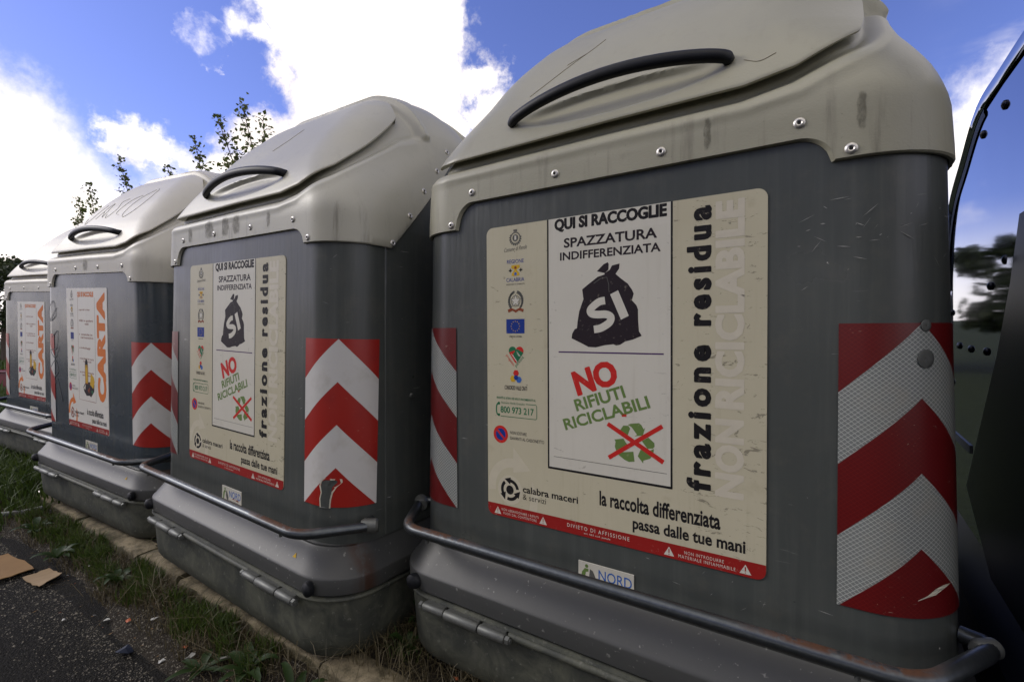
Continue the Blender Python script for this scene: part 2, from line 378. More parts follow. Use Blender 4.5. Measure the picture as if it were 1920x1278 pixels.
class Print(MB):
    """flat print on the local x,z plane, facing -y; layer n lies n*0.4 mm proud"""
    def layer(s, n): return -0.00232 - n*0.00010
    def text(s, t, x0, x1, z, h, k, bold=0., rot=0., n=1, spacing=1.0, shear=0., ref=None):
        V, F = text_mesh(t, bold, spacing)
        a, b_ = V.min(0), V.max(0)
        if ref: RV, _ = text_mesh(ref, bold, spacing); za, zb = RV[:, 1].min(), RV[:, 1].max()
        else: za, zb = a[1], b_[1]
        L = (x1-x0); sx = L/(b_[0]-a[0]); sz = h/(zb-za)
        P = np.stack([(V[:, 0]-a[0])*sx + (V[:, 1]-za)*sz*shear, (V[:, 1]-za)*sz], 1)
        c, sn = math.cos(R(rot)), math.sin(R(rot))
        X = x0+P[:, 0]*c-P[:, 1]*sn; Z = z+P[:, 0]*sn+P[:, 1]*c
        s.add(np.stack([X, np.full(len(X), s.layer(n))+V[:, 2], Z], 1), F, k)
    def poly(s, pts, k, n=1):
        y = s.layer(n); a = sum(pts[i][0]*pts[(i+1) % len(pts)][1]-pts[(i+1) % len(pts)][0]*pts[i][1] for i in range(len(pts)))
        if a < 0: pts = pts[::-1]
        s.add([(x, y, z) for x, z in pts], [tuple(range(len(pts)))], k)
    def rect(s, x0, x1, z0, z1, k, n=1): s.poly([(x0, z0), (x1, z0), (x1, z1), (x0, z1)], k, n)
    def disc(s, x, z, r, k, n=1, r0=0., a0=0, a1=360, seg=28):
        if r0 <= 0 and a1-a0 >= 360: s.poly([(x+r*math.cos(2*math.pi*i/seg), z+r*math.sin(2*math.pi*i/seg)) for i in range(seg)], k, n)
        else:
            y = s.layer(n); v = []; f = []
            for i in range(seg+1):
                a = R(a0+(a1-a0)*i/seg)
                v += [(x+r*math.cos(a), y, z+r*math.sin(a)), (x+r0*math.cos(a), y, z+r0*math.sin(a))]
                if i: j = 2*i; f.append((j-2, j, j+1, j-1))
            s.add(v, f, k)
    def stroke(s, pts, wd, k, n=1):
        y = s.layer(n); P = [Vector(p) for p in pts]; v = []; f = []
        for i, p in enumerate(P):
            t = (P[min(i+1, len(P)-1)]-P[max(i-1, 0)]).normalized(); nn = Vector((-t.y, t.x))*wd/2
            v += [(p.x+nn.x, y, p.y+nn.y), (p.x-nn.x, y, p.y-nn.y)]
            if i: j = 2*i; f.append((j-2, j-1, j+1, j))
        s.add(v, f, k)
def catmull(pts, n=6):
    out = []
    P = [Vector(p) for p in pts]; P = [P[0]*2-P[1]]+P+[P[-1]*2-P[-2]]
    for i in range(1, len(P)-2):
        for k in range(n):
            t = k/n
            out.append(tuple(.5*((2*P[i])+(P[i+1]-P[i-1])*t+(2*P[i-1]-5*P[i]+4*P[i+1]-P[i+2])*t*t+(3*P[i]-P[i-1]-3*P[i+1]+P[i+2])*t**3)))
    out.append(tuple(P[-2])); return out
def rrect(x0, x1, z0, z1, r, n=6):
    o = []
    for cx, cz, a in ((x1-r, z1-r, 0), (x0+r, z1-r, 90), (x0+r, z0+r, 180), (x1-r, z0+r, 270)):
        for i in range(n+1): o.append((cx+r*math.cos(R(a+90*i/n)), cz+r*math.sin(R(a+90*i/n))))
    return o
def plate(name, outline, y0, y1, mats, parent):
    mb = MB(); n = len(outline)
    v = [(x, y1, z) for x, z in outline]+[(x, y0, z) for x, z in outline]
    f = [tuple(range(n))]+[(i, n+i, n+(i+1) % n, (i+1) % n) for i in range(n)]
    mb.add(v, f); return mb.build(name, mats, parent, 30)

# ------------------------------------------------------------------ bin shape
DEP = 1.2; YC = .6
Fk = np.array([(0, 1.43), (.008, 1.462), (.03, 1.517), (.08, 1.606), (.15, 1.70), (.22, 1.785), (.30, 1.868), (.35, 1.914), (.42, 1.964), (.5, 2.004), (.6, 2.022), (.8, 2.022)])
def _planes():
    out = [(-1., 0., 0.)]                       # a = nd*d + nz*z - c
    k = 6                                       # round the polyline by interpolating between the planes of neighbouring pieces
    sl = [(Fk[i+1, 1]-Fk[i, 1])/(Fk[i+1, 0]-Fk[i, 0]) for i in range(len(Fk)-1)]
    for i, g in enumerate(sl):
        n = math.hypot(g, 1); out.append((-g/n, 1/n, (-g*Fk[i, 0]+Fk[i, 1])/n))
    ref = list(out)
    for a, b in zip(ref, ref[1:]):
        A0 = math.atan2(a[1], -a[0]); A1 = math.atan2(b[1], -b[0])
        det = a[0]*b[1]-a[1]*b[0]
        if abs(det) < 1e-6: continue
        d = (a[2]*b[1]-a[1]*b[2])/det; z = (a[0]*b[2]-a[2]*b[0])/det
        for t in (.25, .5, .75):
            q = A0+(A1-A0)*t; nd, nz = -math.cos(q), math.sin(q); cut = .002*math.sin(math.pi*t)
            out.append((nd, nz, nd*d+nz*z-cut))
    return out
PL = _planes()
def Xz(z): return np.interp(z, [.0, 1.32, 1.42, 1.5, 1.6, 1.7, 1.8, 1.9, 2.03], [.675, .643, .636, .620, .594, .571, .549, .515, .45])
def sstep(a, b, x): t = np.clip((x-a)/(b-a), 0, 1); return t*t*(3-2*t)
def Gf(x, y, z):
    d = YC-np.abs(y-YC)
    a = PL[0][0]*d+PL[0][1]*z-PL[0][2]
    for nd, nz, c in PL[1:]: a = np.maximum(a, nd*d+nz*z-c)
    b = np.abs(x)-Xz(z)
    r = .15+.09*sstep(1.42, 1.7, z)
    return np.minimum(np.maximum(a, b), -r)+np.sqrt(np.maximum(a+r, 0)**2+np.maximum(b+r, 0)**2)
def zg_az(az):   # lower line of the recess the flap sits in
    a = np.degrees(np.abs(az)); return np.interp(a, [0, 27, 34, 43.5, 53, 62, 70, 76], [1.462, 1.462, 1.478, 1.535, 1.635, 1.72, 1.758, 1.765])*(np.asarray(az) >= 0)+np.interp(a, [0, 40, 47, 55, 63, 70, 76], [1.462, 1.456, 1.466, 1.52, 1.62, 1.72, 1.765])*(np.asarray(az) < 0)
def zf_az(az):   # lower edge of the flap
    a = np.degrees(np.abs(az)); return np.interp(a, [0, 27, 34, 43.5, 53, 60, 63], [1.495, 1.495, 1.512, 1.575, 1.695, 1.79, 1.835])*(np.asarray(az) >= 0)+np.interp(a, [0, 40, 47, 55, 60, 63], [1.495, 1.488, 1.500, 1.565, 1.64, 1.69])*(np.asarray(az) < 0)
def hood_off(x, y, z):
    yy = YC-np.abs(y-YC); az = np.arctan2(x, YC-yy+1e-6)
    low = sstep(-.016, .016, zg_az(az)-z+.004)
    far = np.degrees(np.abs(az)) > 76
    low = np.where(far, 1., low)
    arch = sstep(.405, .425, yy)*(.036-.014*sstep(.45, .55, yy))
    dz = z-zg_az(az); front = np.where(far, 0., 1.)*(1-sstep(.38, .41, yy))
    return -.010+.021*low+arch*(1-low)+front*(.004*np.exp(-((dz+.024)/.012)**2)-.008*np.exp(-((dz-.010)/.008)**2))+.006*np.exp(-((yy-.428)/.010)**2)*(1-low)
def flap_off(x, y, z):
    yy = YC-np.abs(y-YC)
    q = (x/.29)**2+((z-1.562)/.047)**2
    return .020-.018*sstep(1.0, .30, q)-.004*sstep(.36, .41, yy)
CZ = 1.25
def cast(az, el, offf):
    """az, el arrays (same shape) -> surface points; az measured from the front (-y) towards +x"""
    dx = np.sin(az)*np.cos(el); dy = -np.cos(az)*np.cos(el); dz = np.sin(el)
    lo = np.zeros_like(az); hi = np.full_like(az, 1.5)
    for _ in range(36):
        m_ = (lo+hi)/2; x, y, z = dx*m_, YC+dy*m_, CZ+dz*m_
        ins = Gf(x, y, z)-offf(x, y, z) < 0
        lo = np.where(ins, m_, lo); hi = np.where(ins, hi, m_)
    return np.stack([dx*lo, YC+dy*lo, CZ+dz*lo], -1)
def cast_z(az, z_t, offf):
    """elevation at which the column reaches height z_t"""
    lo = np.full_like(az, -.35); hi = np.full_like(az, 1.45)
    for _ in range(26):
        m_ = (lo+hi)/2; P = cast(az, m_, offf); up = P[..., 2] > z_t
        hi = np.where(up, m_, hi); lo = np.where(up, lo, m_)
    return (lo+hi)/2
def plan_az():
    """azimuth samples spaced evenly on the plan outline, with exact samples at the notches"""
    xs = []
    W, r = .653, .15
    pts = []
    nx = np.array(sorted(list(np.linspace(0, W-r, 46))+[.385, .40, .41, .42, .43, .44, .448, .455, .4609, .4621, .47]))
    for x in nx: pts.append((x, 0))
    for i in range(1, 14): a = R(90*i/14); pts.append((W-r+r*math.sin(a), r-r*math.cos(a)))
    for y in sorted(list(np.linspace(r, .6, 46))+[.1899, .1911]): pts.append((W, y))
    az = [math.atan2(x, YC-y) for x, y in pts]
    az = sorted(set(az)); q = [a for a in az if a < math.pi/2-1e-6]+[math.pi/2]
    half = q+[math.pi-a for a in q[::-1][1:]]
    full = half+[-a for a in half[::-1][1:-1]]
    return np.array(full), np.array(half)
AZ, AZH = plan_az()
def outline_pt(az):   # hood plan wall point for an azimuth
    P = cast(np.array([az]), np.array([0.02]), lambda x, y, z: .02+0*x)[0]; return P
def z_edge(x, y):
    d = YC-abs(y-YC); ax = abs(x)
    if d < .19:
        lo_ = 1.306 if x > 0 else 1.284
        if ax < .40: return 1.357
        if ax < .4612: t = (ax-.40)/.0612; return lo_+(1.357-lo_)*math.sqrt(max(0, 1-t*t))
        return lo_
    return (1.304 if x > 0 else 1.290)+(d-.19)*1.085
def build_hood(parent):
    mb = MB(); P0 = cast(AZ, np.full_like(AZ, .03), lambda x, y, z: .011+0*x)
    ze = np.array([z_edge(p[0], p[1]) for p in P0])
    e0 = cast_z(AZ, ze, hood_off)
    rows = []
    inner = cast(AZ, e0, lambda x, y, z: .002+0*x); rows.append(inner)
    rows.append(cast(AZ, e0, lambda x, y, z: hood_off(x, y, z)-.003)); 
    # dense rows between the edge and the recess line, then up to the apex
    e1 = cast_z(AZ, np.clip(zg_az(np.where(np.abs(AZ) > math.pi/2, math.pi-np.abs(AZ), AZ)), None, 1.80)-.03, hood_off); e1 = np.maximum(e1, e0+.02)
    e2 = cast_z(AZ, np.clip(zg_az(np.where(np.abs(AZ) > math.pi/2, math.pi-np.abs(AZ), AZ)), None, 1.80)+.03, hood_off); e2 = np.maximum(e2, e1+.01)
    for t in np.linspace(.012, 1, 14): rows.append(cast(AZ, e0+(e1-e0)*t, hood_off))
    for t in np.linspace(.05, 1, 20): rows.append(cast(AZ, e1+(e2-e1)*t, hood_off))
    for t in np.linspace(.02, .985, 80): rows.append(cast(AZ, e2+(math.pi/2-e2)*t, hood_off))
    mb.grid(np.array(rows), True)
    n = len(AZ); top = mb.n-n; tp = cast(np.array([0.]), np.array([math.pi/2-1e-4]), hood_off)
    mb.add(tp, []); 
    for j in range(n): mb.f.append((top+j, top+(j+1) % n, mb.n-1)); mb.mi.append(0)
    return mb.build('hood', M_HOOD, parent, 38)
def build_flap(parent):
    lim = R(63); az = np.linspace(-lim, lim, 190)
    z0 = zf_az(az); e0 = cast_z(az, z0, flap_off)
    # upper end of every column: where d reaches .41
    tab = np.linspace(0, 1, 70); best = np.zeros_like(az)
    for i, a in enumerate(az):
        P = cast(np.full(70, a), e0[i]+(math.pi/2-1e-3-e0[i])*tab, flap_off); d = P[:, 1]
        k = np.argmax(d > .408) if (d > .408).any() else 69
        best[i] = e0[i]+(math.pi/2-1e-3-e0[i])*tab[max(k, 1)]
        if k > 0: 
            f = (.408-d[k-1])/(d[k]-d[k-1]+1e-9); best[i] = e0[i]+(math.pi/2-1e-3-e0[i])*(tab[k-1]+(tab[k]-tab[k-1])*np.clip(f, 0, 1))
    rows = [cast(az, e0+.12, lambda x, y, z: .008+0*x), cast(az, e0, lambda x, y, z: flap_off(x, y, z)-.008), cast(az, e0, lambda x, y, z: flap_off(x, y, z)-.002)]
    tt = np.concatenate([[.006], np.linspace(.014, .26, 46), np.linspace(.28, 1, 34)])
    for t in tt: rows.append(cast(az, e0+(best-e0)*t, flap_off))
    A = np.array(rows); inn = cast(az, best, lambda x, y, z: -.014+0*x); A = np.concatenate([A, inn[None]])
    # side closing columns
    L = np.array([cast(np.full(1, az[0]), np.full(1, e0[0]+(best[0]-e0[0])*t), lambda x, y, z: -.014+0*x)[0] for t in [0, 0, 0]+list(tt)+[1]])
    Rr = np.array([cast(np.full(1, az[-1]), np.full(1, e0[-1]+(best[-1]-e0[-1])*t), lambda x, y, z: -.014+0*x)[0] for t in [0, 0, 0]+list(tt)+[1]])
    A = np.concatenate([L[:, None], A, Rr[:, None]], 1)
    mb = MB(); mb.grid(A); return mb.build('flap', M_HOOD, parent, 38)
def surf_y(x, z, off=.03):
    lo, hi = .6, -.3
    for _ in range(40):
        m_ = (lo+hi)/2
        if Gf(np.float64(x), np.float64(m_), np.float64(z)) < off: lo = m_
        else: hi = m_
    return lo
def loop_rr(hx, y0, y1, r, z, n=10):
    o = []
    for cx, cy, a in ((hx-r, y0+r, 270), (hx-r, y1-r, 0), (-hx+r, y1-r, 90), (-hx+r, y0+r, 180)):
        for i in range(n+1): o.append((cx+r*math.cos(R(a+90*i/n)), cy+r*math.sin(R(a+90*i/n)), z))
    return o
def loft(mb, loops, capb=True, capt=True):
    A = np.array(loops); base = mb.n; n = A.shape[1]; mb.grid(A, True)
    if capb: mb.f.append(tuple(base+k for k in range(n))[::-1]); mb.mi.append(0)
    if capt: e = base+(len(loops)-1)*n; mb.f.append(tuple(e+k for k in range(n))); mb.mi.append(0)

def body_surf(s, z, out=.0):
    """point on the body wall: s = arc length from x=+0.47 on the flat front round the corner (positive to the right)"""
    hx = .668-.025*(z-.345)/(1.30-.345); r = .15; flat = hx-r-.47
    if s <= flat: return (.47+s, -out, z), (0, -1)
    a = (s-flat)/r
    if a < math.pi/2:
        return (hx-r+(r+out)*math.sin(a), r-(r+out)*math.cos(a), z), (math.sin(a), -math.cos(a))
    return (hx+out, r+(s-flat-r*math.pi/2), z), (1, 0)
def build_tape(parent, side, m_):
    cols, rws = 22, 12; V = []; UV = []
    for j in range(rws+1):
        z = 1.0-.535*j/rws
        for i in range(cols+1):
            (x, y, zz_), _ = body_surf((.262*i/cols), z, .0022); V.append((x*side, y, zz_)); UV.append((.28*i/cols, .54*j/rws))
    F = []
    for j in range(rws):
        for i in range(cols):
            a = j*(cols+1)+i; q = (a, a+cols+1, a+cols+2, a+1); F.append(q if side > 0 else q[::-1])
    me = bpy.data.meshes.new('reflective_tape'); me.from_pydata(V, [], F); uv = me.uv_layers.new(name='UVMap')
    for l in me.loops: uv.data[l.index].uv = UV[l.vertex_index]
    me.materials.append(m_); me.polygons.foreach_set('use_smooth', [True]*len(F)); me.update()
    return link('chevron_tape', me, parent)

def build_bin():
    root = empty('waste_container')
    # lower tub
    mb = MB()
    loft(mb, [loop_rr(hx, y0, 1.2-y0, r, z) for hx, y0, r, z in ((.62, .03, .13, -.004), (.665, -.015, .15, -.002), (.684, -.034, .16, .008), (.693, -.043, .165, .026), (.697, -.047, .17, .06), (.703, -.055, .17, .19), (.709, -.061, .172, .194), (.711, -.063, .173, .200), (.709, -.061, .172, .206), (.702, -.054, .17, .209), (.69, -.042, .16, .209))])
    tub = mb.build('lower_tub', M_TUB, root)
    mb = MB()
    loft(mb, [loop_rr(hx, y0, 1.2-y0, r, z) for hx, y0, r, z in ((.69, -.040, .16, .2145), (.708, -.058, .17, .2145), (.711, -.061, .172, .217), (.712, -.062, .172, .262), (.7105, -.0605, .172, .267), (.706, -.056, .17, .271), (.668, -.014, .158, .336), (.666, -.010, .156, .340), (.666, -.010, .156, .346), (.66, -.004, .15, .348))])
    cov = mb.build('base_cover', M_COVER, root)
    # body
    mb = MB(); loops = []
    for z in np.linspace(.346, 1.375, 12): loops.append(loop_rr(.668-.025*(z-.345)/(1.30-.345), 0, 1.2, .15, z, 16))
    loft(mb, loops, True, True)
    az = AZ; rows = [cast(az, np.full_like(az, e), lambda x, y, z: -.0005-.030*sstep(.015, .05, z-np.maximum(1.385, 1.297+np.maximum(0, YC-np.abs(y-YC)-.19)*1.085))) for e in np.linspace(.06, 1.35, 24)]
    mb.grid(np.array(rows), True)
    body = mb.build('body', M_BODY, root)
    for s_ in (-1, 1):
        m2 = MB()
        m2.tube([(s_*(.668-.025*(z-.345)/.955), .172, z) for z in (.35, .8, 1.33)], .0035, 8); m2.build('vertical_seam', M_BODY, root)
        m2 = MB(); z = .80; m2.tube([(s_*.655, .29, z), (s_*.663, .29, z)], [.010, .007], 12); m2.build('side_bolt', M_STEEL, root)
    build_hood(root); flap = build_flap(root)
    # handle
    mb = MB(); path = []; rad = []
    for i in range(25):
        t = (1-math.cos(math.pi*i/24))/2; x = -.290+.560*t; s_ = math.sin(math.pi*t); z = 1.566+.032*s_**.75+.006*t
        ys = surf_y(x, 1.566, .02 if 0 < i < 24 else -.01); path.append((x, ys-.006-.038*s_**.6, z)); rad.append(.0140+.0020*s_**.5)
    mb.tube(path, rad, 14, flat=.85); mb.build('handle', M_RUB, root)
    # rivets
    rv = MB(); prof = [(0.0105, 0), (.0105, .0016), (.0085, .0036), (.0055, .0042), (.0035, .0030)]
    ring = [[(r*math.cos(2*math.pi*k/16), -h, r*math.sin(2*math.pi*k/16)) for k in range(16)] for r, h in prof]
    rv.grid(np.array(ring), True, 0, True)
    rv.add([(.0036*math.cos(2*math.pi*k/10), -.0031, .0036*math.sin(2*math.pi*k/10)) for k in range(10)], [tuple(range(10))[::-1]], 1)
    rvm = rv.mesh('rivet', [M_RIVET, M_DARK], 40)
    fr = [(-.478, 1.300), (-.400, 1.384), (-.132, 1.388), (.137, 1.388), (.404, 1.388), (.487, 1.322)]
    for x, z in fr:
        o = link('rivet', rvm, root); o.location = (x, surf_y(x, z, .0105), z)
    for s_ in (-1, 1):
        for y, z in ((.195, 1.322), (.28, 1.431), (.372, 1.543), (.465, 1.646), (.545, 1.747)):
            lo, hi = 0., 1.
            for _ in range(30):
                m_ = (lo+hi)/2
                if Gf(np.float64(m_), np.float64(y), np.float64(z)) < .0105: lo = m_
                else: hi = m_
            o = link('rivet', rvm, root); o.location = (s_*lo, y, z)
            e = 1e-3; g = Vector((float(Gf(lo+e, y, z)-Gf(lo-e, y, z)), float(Gf(lo, y+e, z)-Gf(lo, y-e, z)), float(Gf(lo, y, z+e)-Gf(lo, y, z-e)))).normalized(); g.x *= s_
            o.rotation_euler = g.to_track_quat('-Y', 'Z').to_euler()
    # guard bar
    mb = MB(); z = .413; pts = []
    def arc(c, r, a0, a1, n=7): return [(c[0]+r*math.cos(R(a0+(a1-a0)*i/n)), c[1]+r*math.sin(R(a0+(a1-a0)*i/n)), z) for i in range(n+1)]
    rb = .10; xb = .575
    right = arc((xb-rb*math.tan(R(22.5)), -.10+rb), rb, 270, 322)+[(.688, .055, z), (.700, .082, z), (.694, .100, z), (.664, .112, z)]
    left = [(-x, y, z_) for x, y, z_ in right[::-1]]
    mb.tube(left+[(-.25, -.10, z), (0, -.1002, z), (.25, -.10, z)]+right, .0155, 16)
    mb.build('guard_bar', M_BAR, root)
    for s_ in (-1, 1):
        m2 = MB(); m2.tube([(s_*.676, .062, z), (s_*.682, .070, z), (s_*.712, .094, z), (s_*.716, .098, z)], [.0165, .0225, .0225, .018], 18); m2.build('bar_end_cap', M_STEEL, root)
        m2 = MB(); m2.tube([(s_*.50, -.10, z-.012), (s_*.50, -.10, z-.024)], .005, 8); m2.build('bar_bolt', M_STEEL, root)
        # buffer
        m2 = MB(); pr = [(.0225, 0), (.0235, .008), (.021, .018), (.012, .024), (.001, .0255)]
        x, y = s_*.588, -.055
        m2.grid(np.array([[(x+r*math.cos(2*math.pi*k/18)+s_*h*.25, y-h, .238+r*math.sin(2*math.pi*k/18)) for k in range(18)] for r, h in pr]), True, 0, True); m2.build('rubber_buffer', M_RUB, root)
        # hinge: three knuckles on a pin
        hr = empty('hinge'); hr.parent = root; hr.location = (s_*.40+(.012 if s_ < 0 else -.008), -.078, .187)
        pin = MB(); pin.tube([(-.165, 0, 0), (.158, 0, 0)], .006, 10); 
        ob = pin.build('pin', M_STEEL, hr)
        for a, b_, r in ((-.148, -.070, .0125), (-.066, .052, .0140), (.056, .140, .0130)):
            k = MB(); k.tube([(a, 0, 0), (a+.003, 0, 0), (b_-.003, 0, 0), (b_, 0, 0)], [r*.86, r, r, r*.86], 14); k.box((a+.004, .0, -.006), (b_-.004, .030, .012)); k.build('knuckle', M_STEEL, hr)
        k = MB(); k.tube([(.142, 0, 0), (.154, 0, 0)], .0105, 6); k.build('nut', M_STEEL, hr)
        k = MB(); k.tube([(-.162, 0, 0), (-.152, 0, 0)], .0105, 6); k.build('nut', M_STEEL, hr)
    # front roll bar on the tub rim between the hinges
    mb = MB(); mb.tube([(-.245, -.062, .190), (.245, -.062, .190)], .0095, 12); mb.build('rim_bar', M_TUB, root)
    # maker's sticker
    st = plate('maker_sticker', [(-.0735, .349), (.0705, .349), (.0705, .4105), (-.0735, .4105)], 0, -.0022, M_PWHITE, root)
    p = Print()
    p.poly([(-.066, .361), (-.058, .361), (-.053, .386), (-.046, .388), (-.046, .395), (-.056, .395), (-.064, .384)], K_GRN); p.disc(-.051, .401, .0045, K_GRN)
    p.poly([(-.042, .396), (-.034, .392), (-.024, .372), (-.026, .360), (-.038, .362), (-.044, .378)], K_GREY)
    p.text('NORD', -.019, .066, .374, .026, K_LBLU, .006); p.text('Caraglio (CN) ITALIA', -.018, .048, .3585, .0055, K_GREY)
    p.poly([(.0, .3685), (.018, .3715), (.045, .3675), (.055, .3710), (.040, .3745), (.030, .3705), (.015, .3755)], K_BRN, 2)
    p.build('sticker_print', INKS, st, None)
    # small warning mark on the cover
    k = MB(); k.add([(.470, -.0435, .296), (.488, -.0435, .296), (.479, -.0365, .309)], [(0, 1, 2)]); 
    for vv in k.v: vv[:, 1] = -.014-(.336-vv[:, 2])*.646-.0015
    k.build('warning_mark', M_YEL, root, None)
    return root

def vert_text(p, t, x0, x1, z0, z1, k, bold, spacing, n=1, ref=None):
    """reads upwards: baseline on x1"""
    V, F = text_mesh(t, bold, spacing); a, b_ = V.min(0), V.max(0)
    if ref: RV, _ = text_mesh(ref, bold, spacing); za, zb = RV[:, 1].min(), RV[:, 1].max()
    else: za, zb = a[1], b_[1]
    X = x1-(V[:, 1]-za)/(zb-za)*(x1-x0); Z = z0+(V[:, 0]-a[0])/(b_[0]-a[0])*(z1-z0)
    p.add(np.stack([X, np.full(len(X), p.layer(n))+V[:, 2], Z], 1), F, k)

def icons(poster, K1, orange=False):
    """left column of emblems"""
    p = Print(); c = -.259
    p.disc(c, 1.241, .0165, K_GREY, 1, .0135); p.disc(c, 1.241, .0095, K_GREY); p.rect(c-.006, c+.006, 1.258, 1.264, K_GREY); p.rect(c-.003, c+.003, 1.236, 1.247, K1, 2)
    for i in range(12):
        a = R(150+20*i); p.disc(c+.0175*math.cos(a), 1.240+.0175*math.sin(a), .0026, K_GREY, 1, seg=8)
    p.text('Comune di Rende', c-.038, c+.036, 1.205, .0115, K_GREY, 0, 3, shear=.3)
    p.build('town_emblem', INKS, poster, None)
    p = Print(); p.text('REGIONE', c-.0275, c+.0265, 1.173, .0105, K_BLU if not orange else K_GREY, .004)
    p.poly([(c-.013, 1.168), (c+.013, 1.168), (c+.014, 1.161), (c+.003, 1.155), (c+.012, 1.146), (c+.013, 1.139), (c-.013, 1.139), (c-.012, 1.146), (c-.003, 1.155), (c-.014, 1.161)], K_YEL)
    p.disc(c, 1.161, .004, K_BRN, 2, seg=10); p.disc(c, 1.1445, .0045, K_LBLU, 2, seg=10)
    for s_ in (-1, 1): p.rect(c+s_*.017-.005, c+s_*.017+.005, 1.1525, 1.1555, K_BLK, 2); p.rect(c+s_*.017-.0015, c+s_*.017+.0015, 1.149, 1.159, K_BLK, 3)
    p.text('CALABRIA', c-.030, c+.028, 1.1235, .0105, K_BLU if not orange else K_GREY, .004); p.text('ASSESSORATO AMBIENTE', c-.031, c+.029, 1.1145, .0042, K_GREY)
    p.build('region_emblem', INKS, poster, None)
    p = Print(); z = 1.071
    for i in range(-6, 7):
        for s_ in (-1, 1):
            a = R(90+s_*(18+11.5*(i+6))); x_, z_ = c+.0215*math.cos(a), z+.0245*math.sin(a)
            if i < 5: p.poly([(x_-.0045, z_-.003), (x_+.001, z_-.0045), (x_+.0045, z_+.003), (x_-.001, z_+.0045)], K_GREY)
    star = []
    for i in range(10): a = R(90+36*i); r = .0185 if i % 2 == 0 else .0085; star.append((c+r*math.cos(a), z+r*math.sin(a)))
    p.disc(c, z, .0150, K_GREY, 1, .0132); p.poly(star, K_GREY, 2); p.poly([(c+(x-c)*.82, z+(y-z)*.82) for x, y in star], K1, 3)
    p.poly([(c-.026, z-.023), (c-.013, z-.019), (c, z-.024), (c+.013, z-.019), (c+.026, z-.023), (c+.024, z-.031), (c+.010, z-.026), (c, z-.032), (c-.010, z-.026), (c-.024, z-.031)], K_BRN, 2)
    p.build('state_emblem', INKS, poster, None)
    p = Print(); p.rect(-.290, -.231, .983, 1.022, K_BLU)
    for i in range(12):
        a = R(30*i); x_, z_ = -.2605+.0135*math.cos(a), 1.0025+.0135*math.sin(a); st = []
        for j in range(10): b_ = R(90+36*j); r = .0021 if j % 2 == 0 else .0009; st.append((x_+r*math.cos(b_), z_+r*math.sin(b_)))
        p.poly(st, K_YEL, 2)
    p.text('UNIONE EUROPEA', c-.021, c+.020, .9725, .0042, K_BLK, .01)
    p.build('european_flag', INKS, poster, None)
    p = Print(); z = .925
    p.disc(c-.011, z+.010, .0125, K_DGRN, 1, seg=20); p.disc(c+.012, z+.010, .0125, K_RED, 1, seg=20)
    p.poly([(c-.023, z+.006), (c-.004, z+.012), (c+.002, z-.024), (c-.004, z-.020)], K_RED, 2); p.poly([(c+.024, z+.006), (c+.004, z+.016), (c-.010, z+.002), (c+.004, z-.022)], K_DGRN, 3)
    for i in range(4): p.stroke([(c-.015+.004*i, z+.002-.005*i), (c-.007+.004*i, z-.004-.005*i)], .0015, K1, 4)
    for i in range(3): p.stroke([(c+.003+.004*i, z+.009-.004*i), (c+.009+.003*i, z-.003-.001*i)], .0012, K1, 4)
    p.text('progetto', c-.035, c+.003, z-.004, .0085, K_RED, .004, -50); p.text('persona', c+.003, c+.040, z-.036, .0085, K_DGRN, .004, 47)
    p.build('heart_emblem', INKS, poster, None)
    p = Print(); z = .864
    for a, k in ((90, K_RED), (205, K_YEL), (325, K_LBLU)):
        x_, z_ = c+.011*math.cos(R(a)), z+.011*math.sin(R(a)); p.disc(x_, z_, .0095, k, 2, seg=6)
    p.disc(c, z-.001, .0075, K_BLU, 3, seg=6)
    p.text('CONSORZIO VALLE CRATI', c-.038, c+.035, .829, .0115, K_BLK, .02)
    p.build('consortium_emblem', INKS, poster, None)
    p = Print(); p.text('PRONTO IL RITIRO DEI RIFIUTI INGOMBRANTI AL', -.324, -.197, .8015, .0062, K_DGRN, .02)
    p.text('Numero Verde Gratuito', -.308, -.232, .789, .0062, K_DGRN)
    p.text('800 973 217', -.311, -.203, .7635, .0185, K_DGRN, .02)
    p.stroke([(-.228, .7925), (-.197, .7925), (-.194, .789), (-.194, .757), (-.197, .754), (-.311, .754)], .0018, K_DGRN)
    p.stroke(catmull([(-.317, .790), (-.323, .785), (-.325, .772), (-.323, .760), (-.317, .755)], 4), .004, K_DGRN); p.disc(-.3165, .789, .0042, K_DGRN, 1, seg=8); p.disc(-.3165, .757, .0042, K_DGRN, 1, seg=8)
    p.build('phone_number', INKS, poster, None)
    p = Print(); p.disc(-.311, .703, .0245, K_RED, 1, .0165); p.disc(-.311, .703, .0165, K_BLU, 1); 
    p.poly([(-.329, .716), (-.325, .720), (-.293, .690), (-.297, .686)], K_RED, 2)
    p.text('NON SOSTARE', -.279, -.226, .707, .0085, K_BLK, .006); p.text('DAVANTI AL CASSONETTO', -.279, -.172, .692, .0085, K_BLK, .006)
    p.build('no_parking_mark', INKS, poster, None)
